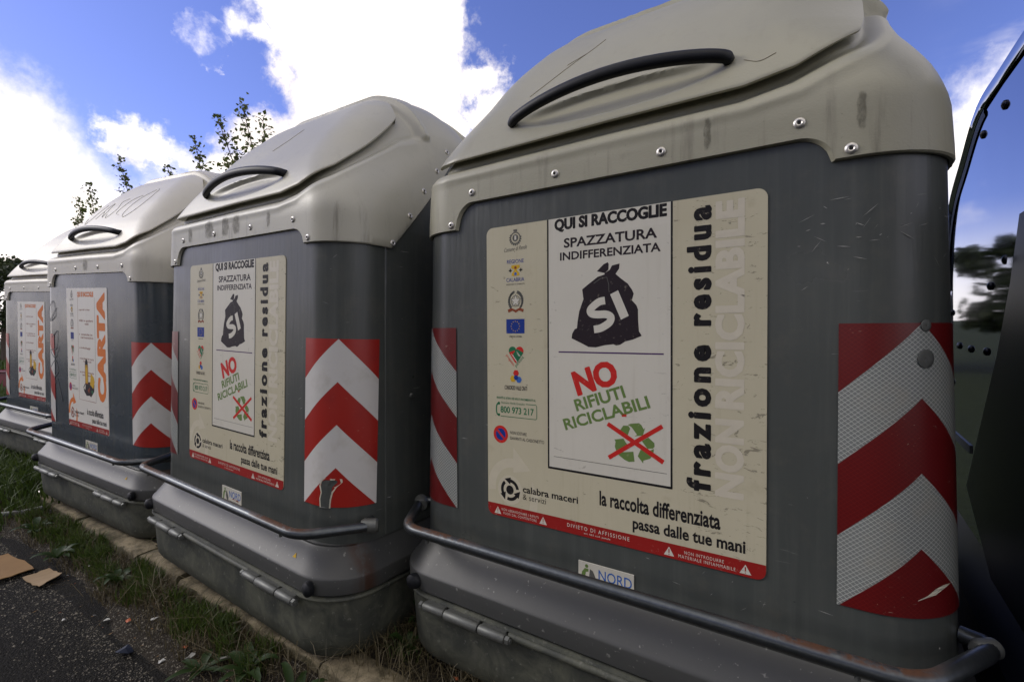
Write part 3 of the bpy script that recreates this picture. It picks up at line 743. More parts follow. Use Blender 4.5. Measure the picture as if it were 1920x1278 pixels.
def footer(poster, orange=False):
    p = Print(); c, z = -.281, .552; col = K_BLK
    sw = K_ORG if orange else K_SWIRL
    if not orange:
        p.disc(c, z, .040, K_SWIRL, 1)
    p.disc(c+.010, z+.005, .083, sw, 0, .058, 60, 190); p.poly([(c+.012, z+.050), (c+.012, z+.118), (c+.066, z+.062)], sw, .4)
    p.poly([(c+.060, z-.056), (c+.085, z-.056), (c+.090, z-.005), (c+.072, z+.035), (c+.068, z-.01)], sw, .7)
    p.build('swirl_print', INKS, poster, None)
    p = Print()
    lc = K_BLK if not orange else K_BRN
    p.disc(c, z, .0125, lc, 2)
    for a in (0, 120, 240):
        p.disc(c, z, .030, lc, 2, .021, a+10, a+85, 8)
        b_ = R(a+85); ux, uz = math.cos(b_), math.sin(b_); tx, tz = -uz, ux
        p.poly([(c+ux*.015, z+uz*.015), (c+ux*.035, z+uz*.035), (c+ux*.027+tx*.020, z+uz*.027+tz*.020)], lc, 2)
    p.text('calabra maceri', -.239, -.074, .5525, .0185, K_BLK, .022, ref='calabra'); p.text('& servizi', -.239, -.167, .5335, .0150, K_BLK, .0)
    p.build('company_logo', INKS, poster, None)
    p = Print(); p.text('la raccolta differenziata', -.016, .262, .561, .036, K_BLK, .028, ref='ld'); p.text('passa dalle tue mani', .068, .311, .513, .036, K_BLK, .028, ref='ldp')
    p.build('slogan', INKS, poster, None)
    p = Print()
    out = rrect(-.3555, .3495, .4735, .60, .02); out = [(x, min(zz_, .507)) for x, zz_ in out]; o2 = []
    for q in out:
        if q not in o2: o2.append(q)
    p.poly(o2, K_BAND, 1)
    for x in (-.322, -.176, .153, .311):
        p.poly([(x-.0115, .479), (x+.0115, .479), (x, .499)], K_WHT, 2); p.rect(x-.0012, x+.0012, .485, .494, K_BAND, 3); p.rect(x-.0012, x+.0012, .481, .483, K_BAND, 3)
    p.text('NON ABBANDONARE I RIFIUTI', -.309, -.190, .4905, .0068, K_WHT, 0, n=2, spacing=1.2); p.text('FUORI DAL CONTENITORE', -.303, -.196, .4805, .0068, K_WHT, 0, n=2, spacing=1.2)
    p.text('DIVIETO DI AFFISSIONE', -.105, .060, .489, .0095, K_WHT, .002, n=2, spacing=1.35); p.text('art. 663 cod. penale', -.058, .012, .479, .0058, K_WHT, 0, n=2)
    p.text('NON INTRODURRE', .187, .269, .4905, .0072, K_WHT, 0, n=2, spacing=1.2); p.text('MATERIALE INFIAMMABILE', .174, .292, .4800, .0072, K_WHT, 0, n=2, spacing=1.2)
    p.build('red_band', INKS, poster, None)

BAG=[(0.0264, 1.1243), (0.04, 1.1124), (0.0564, 1.0996), (0.0665, 1.0853), (0.071, 1.0753), (0.0665, 1.0599), (0.0776, 1.0478), (0.0812, 1.0379), (0.0815, 1.0146), (0.0835, 0.9873), (0.0901, 0.9766), (0.0685, 0.9677), (0.0501, 0.9633), (0.0377, 0.9553), (0.0272, 0.9535), (0.0209, 0.9565), (-0.0026, 0.9536), (-0.0245, 0.9484), (-0.0445, 0.949), (-0.0604, 0.9567), (-0.0908, 0.9702), (-0.0891, 0.9818), (-0.0821, 0.9933), (-0.0759, 0.9954), (-0.0739, 1.0132), (-0.0693, 1.0381), (-0.0578, 1.0679), (-0.0611, 1.0919), (-0.0464, 1.1025), (-0.0197, 1.1203), (-0.0023, 1.1248)]
EARL=[(-0.0219, 1.1337), (-0.0044, 1.1496), (0.0063, 1.1538), (0.0089, 1.1496), (0.0084, 1.1355), (-0.0012, 1.1282)]
EARR=[(-0.0023, 1.1248), (-0.0012, 1.1282), (0.0116, 1.1353), (0.017, 1.1449), (0.0365, 1.1483), (0.0354, 1.1365), (0.0264, 1.1243)]
LI=[(0.0126, 1.0761), (0.0326, 1.0851), (0.059, 1.0238), (0.0398, 1.0149)]
LS=[(-0.0007, 1.0621), (-0.0155, 1.0595), (-0.0309, 1.0494), (-0.0398, 1.0394), (-0.0354, 1.031), (-0.0199, 1.0286), (0.0018, 1.0285), (0.0142, 1.0218), (0.0114, 1.0098), (-0.0025, 0.9999), (-0.0156, 0.9943), (-0.0297, 0.9923)]
REC=[[(0.0227, 0.7276), (0.0453, 0.7322), (0.0589, 0.7135), (0.0277, 0.6999), (0.0239, 0.7103), (0.0257, 0.7226)],
[(0.0373, 0.7517), (0.0453, 0.7634), (0.0577, 0.7642), (0.0621, 0.758), (0.0565, 0.7419), (0.0478, 0.7445)],
[(0.0565, 0.7664), (0.0626, 0.7694), (0.0832, 0.7729), (0.0892, 0.769), (0.0947, 0.7595), (0.0982, 0.7641), (0.0927, 0.7448), (0.0723, 0.7406), (0.0784, 0.745), (0.0663, 0.7608)],
[(0.0904, 0.7316), (0.1057, 0.7416), (0.1197, 0.7305), (0.1202, 0.7224), (0.1163, 0.7173), (0.1034, 0.7152)],
[(0.1186, 0.7171), (0.1174, 0.7059), (0.1104, 0.6933), (0.0939, 0.6863), (0.0934, 0.6796), (0.0803, 0.695), (0.0873, 0.7112), (0.1034, 0.7087)],
[(0.0327, 0.6921), (0.0428, 0.6995), (0.0699, 0.7042), (0.0728, 0.6809), (0.0589, 0.6782), (0.0477, 0.6821)]]
XX=[[(0.0086, 0.7682), (0.1431, 0.6937), (0.1377, 0.684), (0.0027, 0.759)], [(0.1353, 0.7753), (0.1403, 0.7667), (0.0111, 0.6774), (0.0054, 0.686)]]

def poster_residual(root):
    ps = plate('poster', rrect(-.3555, .3495, .4735, 1.2765, .02), 0, -.0022, M_PBEIGE, root)
    p = Print(); p.rect(-.156, .158, .634, 1.2765, K_WHT, 0)
    for x in (-.1585, .1585): p.rect(x-.0022, x+.0022, .632, 1.2765, K_BLK, 1)
    p.rect(-.1605, .1605, .6305, .636, K_BLK, 1)
    p.build('instruction_panel', INKS, ps, None)
    p = Print(); p.rect(-.143, .148, .664, 1.229, K_WHT, 1); p.stroke([(-.143, .664), (.148, .664)], .0012, K_GREY, 2); p.build('overlay_sheet', INKS, ps, None)
    p = Print(); p.text('QUI SI RACCOGLIE', -.139, .148, 1.240, .0350, K_BLK, .062, n=1); p.build('headline', INKS, ps, None)
    p = Print(); p.text('SPAZZATURA', -.112, .126, 1.199, .0245, K_BAG, .028, n=2); p.text('INDIFFERENZIATA', -.123, .134, 1.168, .0205, K_BAG, .028, n=2); p.build('subheading', INKS, ps, None)
    p = Print()
    for q in (BAG, EARL, EARR): p.poly(q, K_BAG, 2)
    p.stroke([(-.03, 1.105), (-.012, 1.116), (.004, 1.118), (.009, 1.100), (.009, 1.085)], .0015, K_GREY, 3)
    p.build('bag_picture', INKS, ps, None)
    p = Print(); p.poly(LI, K_WHT, 4); p.stroke(catmull(LS, 5), .0185, K_WHT, 4); p.build('yes_lettering', INKS, ps, None)
    p = Print(); p.rect(-.128, .141, .9335, .937, K_PUR, 2); p.build('divider_line', INKS, ps, None)
    p = Print(); p.text('NO', -.0735, .0450, .824, .064, K_RED, .055, 19, n=2); 
    p.text('RIFIUTI', -.0765, .0600, .786, .0305, K_GRN, .030, 19, n=3); p.text('RICICLABILI', -.1080, .1240, .735, .0300, K_GRN, .030, 19, n=3); p.build('no_lettering', INKS, ps, None)
    p = Print()
    for q in REC: p.poly(q, K_GRN, 2)
    p.poly([(.040, .789), (.046, .793), (.050, .790), (.053, .793), (.053, .785), (.042, .784)], K_RED, 3)
    for i, q in enumerate(XX): p.poly(q, K_RED, 3+i)
    p.build('crossed_recycling_sign', INKS, ps, None)
    p = Print(); vert_text(p, 'frazione', .191, .243, .637, .957, K_BLK, .058, 1.4, 2); p.build('side_title_word', INKS, ps, None)
    p = Print(); vert_text(p, 'residua', .191, .243, .998, 1.257, K_BLK, .058, 1.4, 2); p.build('side_title_word', INKS, ps, None)
    p = Print(); vert_text(p, 'NON', .250, .308, .633, .800, K_FAINT, .052, 1.05, 1); p.build('faint_title_word', INKS, ps, None)
    p = Print(); vert_text(p, 'RICICLABILE', .250, .308, .822, 1.262, K_FAINT, .052, 1.05, 1); p.build('faint_title_word', INKS, ps, None)
    icons(ps, K_WHT); footer(ps)
    return ps
def poster_paper(root):
    ps = plate('poster', rrect(-.3555, .3495, .4735, 1.2765, .006), 0, -.0022, M_PCLEAN, root)
    p = Print(); 
    p.stroke([(-.150, 1.225), (-.150, .640), (.145, .640)], .0028, K_BRN, 1); p.rect(.1435, .1465, .640, 1.225, K_GREY, 1)
    p.build('instruction_panel', INKS, ps, None)
    p = Print(); p.text('QUI SI RACCOGLIE', -.155, .130, 1.222, .034, K_ORG, .055, n=1); p.build('headline', INKS, ps, None)
    z = 1.16
    for ln in ('giornali e riviste', 'libri e quaderni\nusati', 'scatole in\ncartoncino', 'imballaggi', 'sacchetti di carta\nfogli sciolti', 'cartoni bevande\nsenza plastica'):
        p = Print(); k = ln.count('\n')+1; h = .030 if k == 2 else .013
        p.text(ln, -.105, .115 if k > 1 else .060, z-h, h, K_BRN, .012, n=1); p.disc(-.122, z-.007, .005, K_BRN, 1, seg=8); z -= .078 if k == 2 else .060
        p.build('list_line', INKS, ps, None)
    p = Print(); 
    p.poly([(-.075, .715), (-.06, .690), (-.02, .668), (.03, .672), (.06, .665), (.115, .700), (.120, .740), (.05, .750), (-.03, .745)], K_BAG, 1)
    p.rect(-.040, .012, .735, .850, K_BRN, 2); p.rect(-.034, .006, .74, .845, K_YEL, 3); p.disc(-.014, .852, .024, K_BLK, 3, seg=12)
    p.poly([(.045, .735), (.10, .715), (.125, .755), (.112, .780), (.062, .800)], K_YEL, 3); p.poly([(-.07, .71), (-.03, .735), (-.04, .70)], K_WHT, 3); p.poly([(0, .70), (.04, .72), (.03, .685)], K_BRN, 3)
    p.poly([(.062, .70), (.10, .705), (.085, .68)], K_DGRN, 3)
    p.build('packaging_picture', INKS, ps, None)
    p = Print(); vert_text(p, 'CARTA', .178, .318, .650, 1.255, K_ORG, .07, 1.0, 2); p.build('side_title', INKS, ps, None)
    icons(ps, K_CLEAN, True); footer(ps, True)
    ps.scale.x = .705; ps.location.x = -.034
    return ps

# ------------------------------------------------------------------ ground and setting
def f_asph(t, b):
    O = t.n('ShaderNodeTexCoord').outputs['Object']
    a = t.noise(O, 90, 3, .7); c0 = t.noise(O, 1.3, 5, .6)
    vor = t.n('ShaderNodeTexVoronoi'); vor.inputs['Scale'].default_value = 140; t.nt.links.new(O, vor.inputs['Vector'])
    c = t.mix(c0, (.006, .0058, .0050), (.0125, .012, .0105)); c = t.mix(t.m('MULTIPLY', t.ss(a, .52, .72), .5), c, (.05, .047, .04))
    c = t.mix(t.m('MULTIPLY', t.ss(t.noise(O, 330, 2), .64, .72), .7), c, (.13, .12, .10))
    setp(t, b, Base_Color=c, Roughness=.9, Specular_IOR_Level=.12)
    bump(t, b, t.m('ADD', t.m('MULTIPLY', vor.outputs['Distance'], -1), t.noise(O, 60, 4, .7)), .7, .008)
M_ASPH = mat('old_asphalt', f_asph)
def f_soil(t, b):
    O = t.n('ShaderNodeTexCoord').outputs['Object']
    a = t.noise(O, 8, 6, .7); s_ = t.noise(O, 120, 3, .7)
    c = t.mix(a, (.012, .010, .007), (.030, .024, .016)); c = t.mix(t.m('MULTIPLY', t.ss(s_, .58, .7), .6), c, (.10, .09, .07))
    setp(t, b, Base_Color=c, Roughness=.95, Specular_IOR_Level=.2); bump(t, b, t.noise(O, 45, 5, .7), .9, .02)
M_SOIL = mat('soil', f_soil)
def f_field(t, b):
    O = t.n('ShaderNodeTexCoord').outputs['Object']
    c = t.mix(t.noise(O, .6, 6, .65), (.010, .015, .004), (.024, .028, .009)); c = t.mix(t.m('MULTIPLY', t.noise(O, 9, 4, .7), .5), c, (.05, .07, .02))
    setp(t, b, Base_Color=c, Roughness=.95, Specular_IOR_Level=.15); bump(t, b, t.noise(O, 12, 5, .8), 1, .06)
M_FIELD = mat('rough_grass_field', f_field)
def f_conc(t, b):
    O = t.n('ShaderNodeTexCoord').outputs['Object']
    a = t.noise(O, 12, 6, .7); s_ = t.noise(O, 130, 3, .7)
    c = t.mix(t.ss(a, .3, .7), (.050, .043, .024), (.27, .225, .145)); c = t.mix(t.m('MULTIPLY', t.ss(s_, .56, .68), .6), c, (.10, .08, .05))
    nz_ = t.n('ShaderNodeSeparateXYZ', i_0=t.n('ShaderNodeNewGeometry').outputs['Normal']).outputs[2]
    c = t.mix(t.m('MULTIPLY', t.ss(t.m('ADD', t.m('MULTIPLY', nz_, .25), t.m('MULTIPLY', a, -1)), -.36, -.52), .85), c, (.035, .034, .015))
    setp(t, b, Base_Color=c, Roughness=.9, Specular_IOR_Level=.25); bump(t, b, t.m('ADD', s_, t.m('MULTIPLY', a, 2)), .6, .006)
M_CONC = mat('kerb_concrete', f_conc)

mb = MB(); mb.add([(-600, -400, -.125), (600, -400, -.125), (600, .90, -.125), (-600, .90, -.125)], [(0, 1, 2, 3)])
tag(mb.build('road', M_ASPH, None, None), kind='structure')
# verge: bumpy soil strip in front of and behind the kerb, then the field
def sheet(name, x0, x1, y0, y1, nx, ny, zf, m_):
    X, Y = np.meshgrid(np.linspace(x0, x1, nx), np.linspace(y0, y1, ny)); Z = zf(X, Y)
    V = np.stack([X, Y, Z], -1).reshape(-1, 3); a = (np.arange(ny-1)[:, None]*nx+np.arange(nx-1)[None]).ravel()
    F = np.stack([a, a+1, a+1+nx, a+nx], 1)
    return tag(link(name, fastmesh(name, V, F, m_, 4, True)), kind='structure')
def wob(X, Y, s=1.): return (np.sin(X*7.1*s+Y*3.3)+np.sin(X*3.7*s-Y*9.1+1.3)+np.sin(X*13.3*s+Y*17.)*.5+np.sin(X*29*s+4*np.sin(Y*11.))*.3)/2.8
def vz(X, Y):
    e = .70+.06*wob(X, Y*0, .5)-.05*np.clip(-X-3, 0, 4)*.0
    t = np.clip((Y-e)/.14, 0, 1); return -.131+t*.055+.012*wob(X, Y, 2)*t
sheet('verge', -9, 2, .5, .935, 700, 50, vz, M_SOIL)
def vb(X, Y): return -.040+.012*wob(X, Y)-.02*np.clip((Y-2.3)/3, 0, 1)
sheet('soil_bed', -4.55, 4, 1.012, 3.0, 420, 130, vb, M_SOIL)
def lf(X, Y): return -.07+.02*wob(X, Y, .6)+.055*np.clip((Y-.7)/.4, 0, 1)
sheet('grass_verge', -16, -4.5, .72, 3.0, 200, 60, lf, M_SOIL)
mb = MB(); mb.grid(np.array([[(x, y, z) for x in (-600, -40, -16, -4, 4, 40, 600)] for y, z in ((2.98, -.04), (8, -.05), (30, .0), (120, .6), (700, 5))])); tag(mb.build('field', M_FIELD, None), kind='structure')
mb = MB(); mb.grid(np.array([[(x, y, z) for x in (-600, -60, -15.8)] for y, z in ((.70, -.122), (3.0, -.06))])); tag(mb.build('field_edge', M_FIELD, None), kind='structure')

# kerb of concrete blocks
segs = [(-4.48, -3.62), (-3.60, -2.78), (-2.74, -2.36), (-2.33, -1.36), (-1.345, -.42), (-.40, .55), (.57, 1.5)]
kr = empty('kerb', (0, .913, -.16)); tag(kr, kind='structure')
for i, (a, b_) in enumerate(segs):
    rr = random.Random(i); k = MB(); n = max(3, int((b_-a)/.035)); zt = .13+rr.uniform(-.006, .004); yo = rr.uniform(-.006, .006)
    prof = [(.0, -.05), (.0, zt-.014), (.004, zt-.005), (.012, zt), (.060, zt+.002), (.108, zt), (.116, zt-.006), (.118, -.05)]
    A = np.zeros((len(prof), n+1, 3))
    for j, (y, z) in enumerate(prof):
        for q in range(n+1):
            e = 1 if q not in (0, n) else 0
            A[j, q] = (a+(b_-a)*q/n, y+yo+(rr.uniform(-.004, .003) if j < 4 else 0), z+(rr.uniform(-.004, .002) if 0 < j < 7 else 0)-(0 if e else .006))
    k.grid(A, flip=True); 
    for q, fl in ((0, False), (n, True)):
        idx = [j*(n+1)+q for j in range(len(prof))]; k.f.append(tuple(idx if not fl else idx[::-1])); k.mi.append(0)
    k.build('kerb_block', M_CONC, kr, 50)

# ------------------------------------------------------------------ containers
proto = build_bin()
post_a = poster_residual(proto)
def copy_tree(o, parent=None, skip=()):
    c = o.copy(); COL.objects.link(c); c.parent = parent
    for ch in o.children:
        if ch not in skip: copy_tree(ch, c)
    return c
b2 = copy_tree(proto); b3 = copy_tree(proto, skip=(post_a,)); post_b = poster_paper(b3); b4 = copy_tree(b3)
for ch in b2.children:
    if ch.name.split('.')[0] in ('hood', 'flap'): ch.material_slots[0].link = 'OBJECT'; ch.material_slots[0].material = M_HOODB
for bb in (b3, b4):
    for ch in bb.children:
        if ch.name.split('.')[0] in ('hood', 'flap'): ch.material_slots[0].link = 'OBJECT'; ch.material_slots[0].material = M_HOODC
        if ch.name.split('.')[0] == 'body': ch.material_slots[0].link = 'OBJECT'; ch.material_slots[0].material = M_BODYG
place = [(-.4757, 1.1076, 0, .0104, -.0054), (-1.9421, .9439, -.0119, .0363, -.016), (-3.534, .975, .081, .055, .010), (-5.54, 1.161, .115, .050, .001)]
labels = ['nearest grey waste container with beige general waste poster and netted chevron tape',
          'grey container with general waste poster and torn red chevron, its corner on the kerb',
          'grey container with orange paper poster and scribbles on its lid and front',
          'farthest grey container with orange paper poster, standing in the grass at the left edge']
for b_, (x, y, yw, le, pi), lb in zip((proto, b2, b3, b4), place, labels):
    b_.location = (x, y, .03 if b_ is b4 else 0); b_.rotation_euler = (pi, le, yw)
    tag(b_, lb, 'waste container', 'grey containers in a row on the kerb')
    for s_ in (-1, 1): build_tape(b_, s_, M_TAPEG if b_ in (proto,) or (b_ is b2 and s_ < 0) else M_TAPES)
def on_tape(s, z, out=.0032): return body_surf(s, z, out)[0]
def patch(parent, name, pts, m_, out=.0032):
    k = MB(); k.add([on_tape(s, z, out) for s, z in pts], [tuple(range(len(pts)))]); return k.build(name, m_, parent, None)
M_SCRA = plain('bare_scratch', (.26, .26, .24), .5)
def scratch_marks(parent, seed, n, box):
    g = random.Random(seed); k = MB()
    for _ in range(n):
        x = g.uniform(box[0], box[1]); z = g.gauss((box[2]+box[3])/2, (box[3]-box[2])/4); L = .004+.03*g.random()**2.2; a = g.gauss(.35, .5); w_ = g.uniform(.0003, .0009)*(1+g.random()**4)
        def P(xx, zz):
            if xx <= .47: return (xx, -.0014, zz)
            p = body_surf(xx-.47, zz, .0014)[0]; return p
        dx, dz = math.cos(a)*L, math.sin(a)*L; k.add([P(x, z), P(x+dx*.5, z+dz*.5-w_), P(x+dx, z+dz), P(x+dx*.5, z+dz*.5+w_)], [(0, 1, 2, 3)])
    o = k.build('scratches', M_SCRA, parent, None); o['kind'] = 'stuff'
scratch_marks(proto, 5, 34, (.40, .66, 1.08, 1.26)); scratch_marks(proto, 6, 14, (-.1, .45, .38, .46)); scratch_marks(b2, 7, 24, (.40, .66, .40, 1.25))
# torn place in the red tape of the second container
def strip_patch(parent, name, ctr, m_, out=.0030):
    """ctr: list of (s, z, half width)"""
    k = MB(); A = np.array([[on_tape(s-h, z, out), on_tape(s, z, out+.0002), on_tape(s+h, z, out)] for s, z, h in ctr]); k.grid(A); return k.build(name, m_, parent, None)
strip_patch(b2, 'torn_edge', [(.098, .462, .019), (.098, .49, .021), (.103, .51, .021), (.106, .53, .030), (.118, .546, .036), (.122, .556, .030)], M_PFAINT, .0027)
strip_patch(b2, 'torn_patch', [(.098, .460, .014), (.098, .49, .016), (.103, .51, .016), (.103, .53, .020), (.112, .546, .026), (.118, .552, .018)], M_BODY, .0034)
strip_patch(proto, 'scrape', [(.125, .498, .001), (.15, .507, .008), (.17, .518, .012), (.185, .523, .010), (.21, .522, .002)], M_PFAINT, .0030)
k = MB(); c_ = on_tape(.138, .935, .003); k.grid(np.array([[(c_[0]+r*math.cos(a)*.75, c_[1]-h+r*math.cos(a)*.65, c_[2]+r*math.sin(a)) for a in np.linspace(0, 2*math.pi, 14, endpoint=False)] for r, h in ((.0175, -.001), (.0165, .0012), (.012, .0018), (.001, .0012))]), True, 0, True); k.build('tape_tear', M_STEEL, proto)  # grey disc for a torn spot in the tape; a smaller one follows
k = MB(); c_ = on_tape(.138, .995, .003); k.grid(np.array([[(c_[0]+r*math.cos(a)*.75, c_[1]-h+r*math.cos(a)*.65, c_[2]+r*math.sin(a)) for a in np.linspace(0, 2*math.pi, 14, endpoint=False)] for r, h in ((.011, -.001), (.010, .0012), (.007, .0018), (.001, .0012))]), True, 0, True); k.build('tape_tear', M_STEEL, proto)
def f_smear(t, b):
    O = t.n('ShaderNodeTexCoord').outputs['Object']; uv = t.n('ShaderNodeUVMap').outputs[0]; s_ = t.n('ShaderNodeSeparateXYZ', i_0=uv)
    e = t.m('MULTIPLY', t.m('MULTIPLY', s_.outputs[0], t.m('SUBTRACT', 1, s_.outputs[0])), t.m('MULTIPLY', s_.outputs[1], t.m('SUBTRACT', 1, s_.outputs[1])))
    k = t.m('ADD', t.m('MULTIPLY', t.ss(e, 0, .045), .62), t.m('MULTIPLY_ADD', t.noise(t.scalevec(O, (90, 90, 40)), 1, 5, .75), 1.3, -.75))
    setp(t, b, Base_Color=(.075, .068, .045), Roughness=.8, Alpha=t.m('MULTIPLY', t.ss(k, .15, .75), .48))
M_SMEAR = mat('dirt_smear', f_smear)
def smear(parent, x0, x1, z0, z1, off=.0125):
    n, m_ = 6, 10; V = []; UV = []
    for j in range(m_+1):
        for i in range(n+1):
            u, v = i/n, j/m_; x = x0+(x1-x0)*u+.0012*math.sin(j*1.7+x0*90); z = z0+(z1-z0)*v
            lo, hi = .6, -.3
            for _ in range(30):
                q = (lo+hi)/2
                if Gf(np.float64(x), np.float64(q), np.float64(z))-float(hood_off(np.float64(x), np.float64(q), np.float64(z))) < .0006: lo = q
                else: hi = q
            V.append((x, lo-.0004, z)); UV.append((u, v))
    F = [(j*(n+1)+i, j*(n+1)+i+1, (j+1)*(n+1)+i+1, (j+1)*(n+1)+i) for j in range(m_) for i in range(n)]
    me = bpy.data.meshes.new('dirt_smear'); me.from_pydata(V, [], F); uvl = me.uv_layers.new(name='UVMap')
    for l in me.loops: uvl.data[l.index].uv = UV[l.vertex_index]
    me.materials.append(M_SMEAR); me.polygons.foreach_set('use_smooth', [True]*len(F)); me.update(); return link('dirt_smear', me, parent)
for pr_, lst in ((proto, [(.492, .512, 1.345, 1.435), (.225, .245, 1.36, 1.45)]),
                 (b2, [(-.22, -.13, 1.362, 1.455), (-.08, -.01, 1.36, 1.455), (.0, .07, 1.362, 1.455), (.24, .27, 1.37, 1.44), (-.36, -.31, 1.36, 1.44)]),
                 (b3, [(-.05, .03, 1.362, 1.44)])):
    for q_ in lst: smear(pr_, *q_)
# the near rail's end is smaller in view
for ch in proto.children:
    if ch.name.startswith('bar_end_cap') and ch.data.vertices[0].co.x > 0: ch.scale = (.78,)*3; ch.location = Vector((.69, .078, .413))*.22
def crease(parent, pts, r=.0008, m_=None):
    k = MB(); k.tube([(x, surf_y(x, z, .0205), z) for x, z in catmull(pts, 5)], r, 5); return k.build('lid_scratch', m_ or M_SCL, parent, 60)
M_SCL = plain('brown_scratch', (.19, .165, .11), .7)
crease(proto, [(-.27, 1.66), (-.20, 1.73), (-.13, 1.80), (-.10, 1.84)]); crease(proto, [(-.19, 1.76), (-.14, 1.79)]); crease(b2, [(-.02, 1.74), (.03, 1.78), (.06, 1.84)]); crease(proto, [(.30, 1.56), (.33, 1.545), (.36, 1.555)], .0007)
# pencilled scribble on the lid of the third container
M_SCR = plain('scribble_ink', (.30, .29, .26), .6)
def scribble(parent, strokes, r=.0009):
    k = MB()
    for st in strokes:
        P = []
        for x, z in catmull(st, 6): P.append((x, surf_y(x, z, .0210), z))
        k.tube(P, r, 5)
    return k.build('scribble', M_SCR, parent, 60)
scribble(b3, [[(-.33, 1.70), (-.29, 1.66), (-.27, 1.74), (-.25, 1.79)], [(-.22, 1.69), (-.19, 1.80), (-.15, 1.70), (-.20, 1.74)], [(-.05, 1.82), (-.10, 1.80), (-.06, 1.75), (-.09, 1.69), (-.13, 1.72)], [(.08, 1.83), (.01, 1.80), (-.01, 1.72), (.05, 1.70)], [(.17, 1.86), (.10, 1.80), (.09, 1.71), (.15, 1.68), (.22, 1.76), (.21, 1.85), (.17, 1.87)]])
# marker scrawl on the front of the third container
def flat_scrawl(parent, strokes, w_=.006):
    p = Print()
    for st in strokes: p.stroke(catmull(st, 5), w_, 0, 0)
    return p.build('scrawl', [M_SCR2], parent, None)
M_SCR2 = plain('marker_ink', (.035, .04, .045), .5)
flat_scrawl(b3, [[(-.55, 1.12), (-.48, 1.20), (-.44, 1.12), (-.52, 1.08), (-.43, 1.16)], [(-.50, .98), (-.42, 1.02), (-.44, .92), (-.52, .90), (-.46, .86), (-.40, .93)], [(-.52, .80), (-.46, .84), (-.42, .78), (-.48, .74)], [(-.47, .70), (-.44, .73), (-.40, .66), (-.37, .60), (-.385, .62)]])

# ------------------------------------------------------------------ dark glossy container on the right
def f_gloss(t, b):
    O = t.n('ShaderNodeTexCoord').outputs['Object']
    sc_ = t.noise(t.scalevec(O, (6, 3, 90)), 1, 3, .6)
    c = t.mix(t.noise(O, 4, 4), (.40, .42, .52), (.46, .48, .58))
    setp(t, b, Base_Color=c, Roughness=.045, Metallic=1.0)
    bump(t, b, t.m('ADD', t.m('MULTIPLY', t.noise(O, 2.0, 2), 5), t.m('MULTIPLY', sc_, .1)), .035, .006)
M_GLOSS = mat('glossy_navy_steel', f_gloss)
M_NAVY = plain('dark_navy_paint', (.010, .013, .022), .35, 0, .2, 20, .6)
M_CHROM = plain('dark_bolt', (.02, .022, .03), .3, .6, .2, 60)
dr = empty('dark_container', (.352, 1.11, -.018)); tag(dr, 'glossy navy blue steel container with bolted side panel at the right edge', 'waste container')
prof = [(.10, .36), (1.28, .36), (1.30, 1.24), (1.20, 1.42), (1.00, 1.52), (.82, 1.60), (.60, 1.605), (.30, 1.60), (.12, 1.56), (.06, 1.2), (.07, .7)]
mb = MB(); n = len(prof); mb.add([(0.0, y, z) for y, z in prof]+[(1.3, y, z) for y, z in prof], [tuple(range(n))]+[tuple(range(n, 2*n))[::-1]]+[(i, i+n, (i+1) % n+n, (i+1) % n) for i in range(n)]); mb.build('side_panel', M_GLOSS, dr, 20)
# rolled rim that follows the top edge of the side
mb = MB(); rim = catmull([(1.325, .95), (1.32, 1.24), (1.225, 1.43), (1.03, 1.535), (.83, 1.622), (.60, 1.628), (.30, 1.622), (.10, 1.58)], 5)
A = np.array([[(x, y+dy, z+dz) for (x, dy, dz) in ((.02, 0, -.012), (-.004, 0, -.016), (-.014, 0, .0), (-.010, 0, .014), (.02, 0, .022), (1.28, 0, .022), (1.30, 0, -.01))] for y, z in rim]); mb.grid(A, False, 0, False); mb.build('lid_rim', M_GLOSS, dr, 50)
mb = MB(); A = np.array([[(-.003, y-.004, z-.018), (-.0045, y-.012, z-.030), (-.003, y-.020, z-.042)] for y, z in rim[5:22]]); mb.grid(A); mb.build('rim_seal', M_RUB, dr, 50)
# darker folded front pillar and plinth
mb = MB(); pp = [(.42, 1.25), (.49, 1.10), (.60, .93), (.95, .50), (.60, .30), (-.02, .30), (-.02, 1.25)]; n = len(pp)
mb.add([(-.012, y, z) for y, z in pp]+[(.02, y, z) for y, z in pp], [tuple(range(n))]+[(i, i+n, (i+1) % n+n, (i+1) % n) for i in range(n)]); mb.build('front_pillar', M_NAVY, dr, 20)
mb = MB(); mb.add([(-.05, -.05, .02), (-.05, 1.3, .02), (-.05, 1.3, .24), (-.05, -.05, .24), (.0, -.02, .36), (.0, 1.28, .36), (1.35, -.05, .02), (1.35, -.05, .24), (1.3, -.02, .36), (1.35, 1.3, .02), (1.35, 1.3, .24), (1.3, 1.28, .36)],
      [(0, 3, 2, 1), (3, 4, 5, 2), (0, 6, 7, 3), (3, 7, 8, 4), (1, 2, 10, 9), (2, 5, 11, 10), (6, 9, 10, 7), (7, 10, 11, 8), (4, 8, 11, 5), (0, 1, 9, 6)]); mb.build('plinth', M_NAVY, dr, 20)
mb = MB(); mb.box((-.004, .95, .602), (.0, 1.279, .628)); mb.build('side_strip', M_STEEL, dr, None)
bm_ = MB(); bm_.grid(np.array([[(-h, r*math.cos(a), r*math.sin(a)) for a in np.linspace(0, 2*math.pi, 10, endpoint=False)] for r, h in ((.012, 0), (.011, .004), (.006, .007), (.001, .008))]), True); bme = bm_.mesh('bolt', M_CHROM)
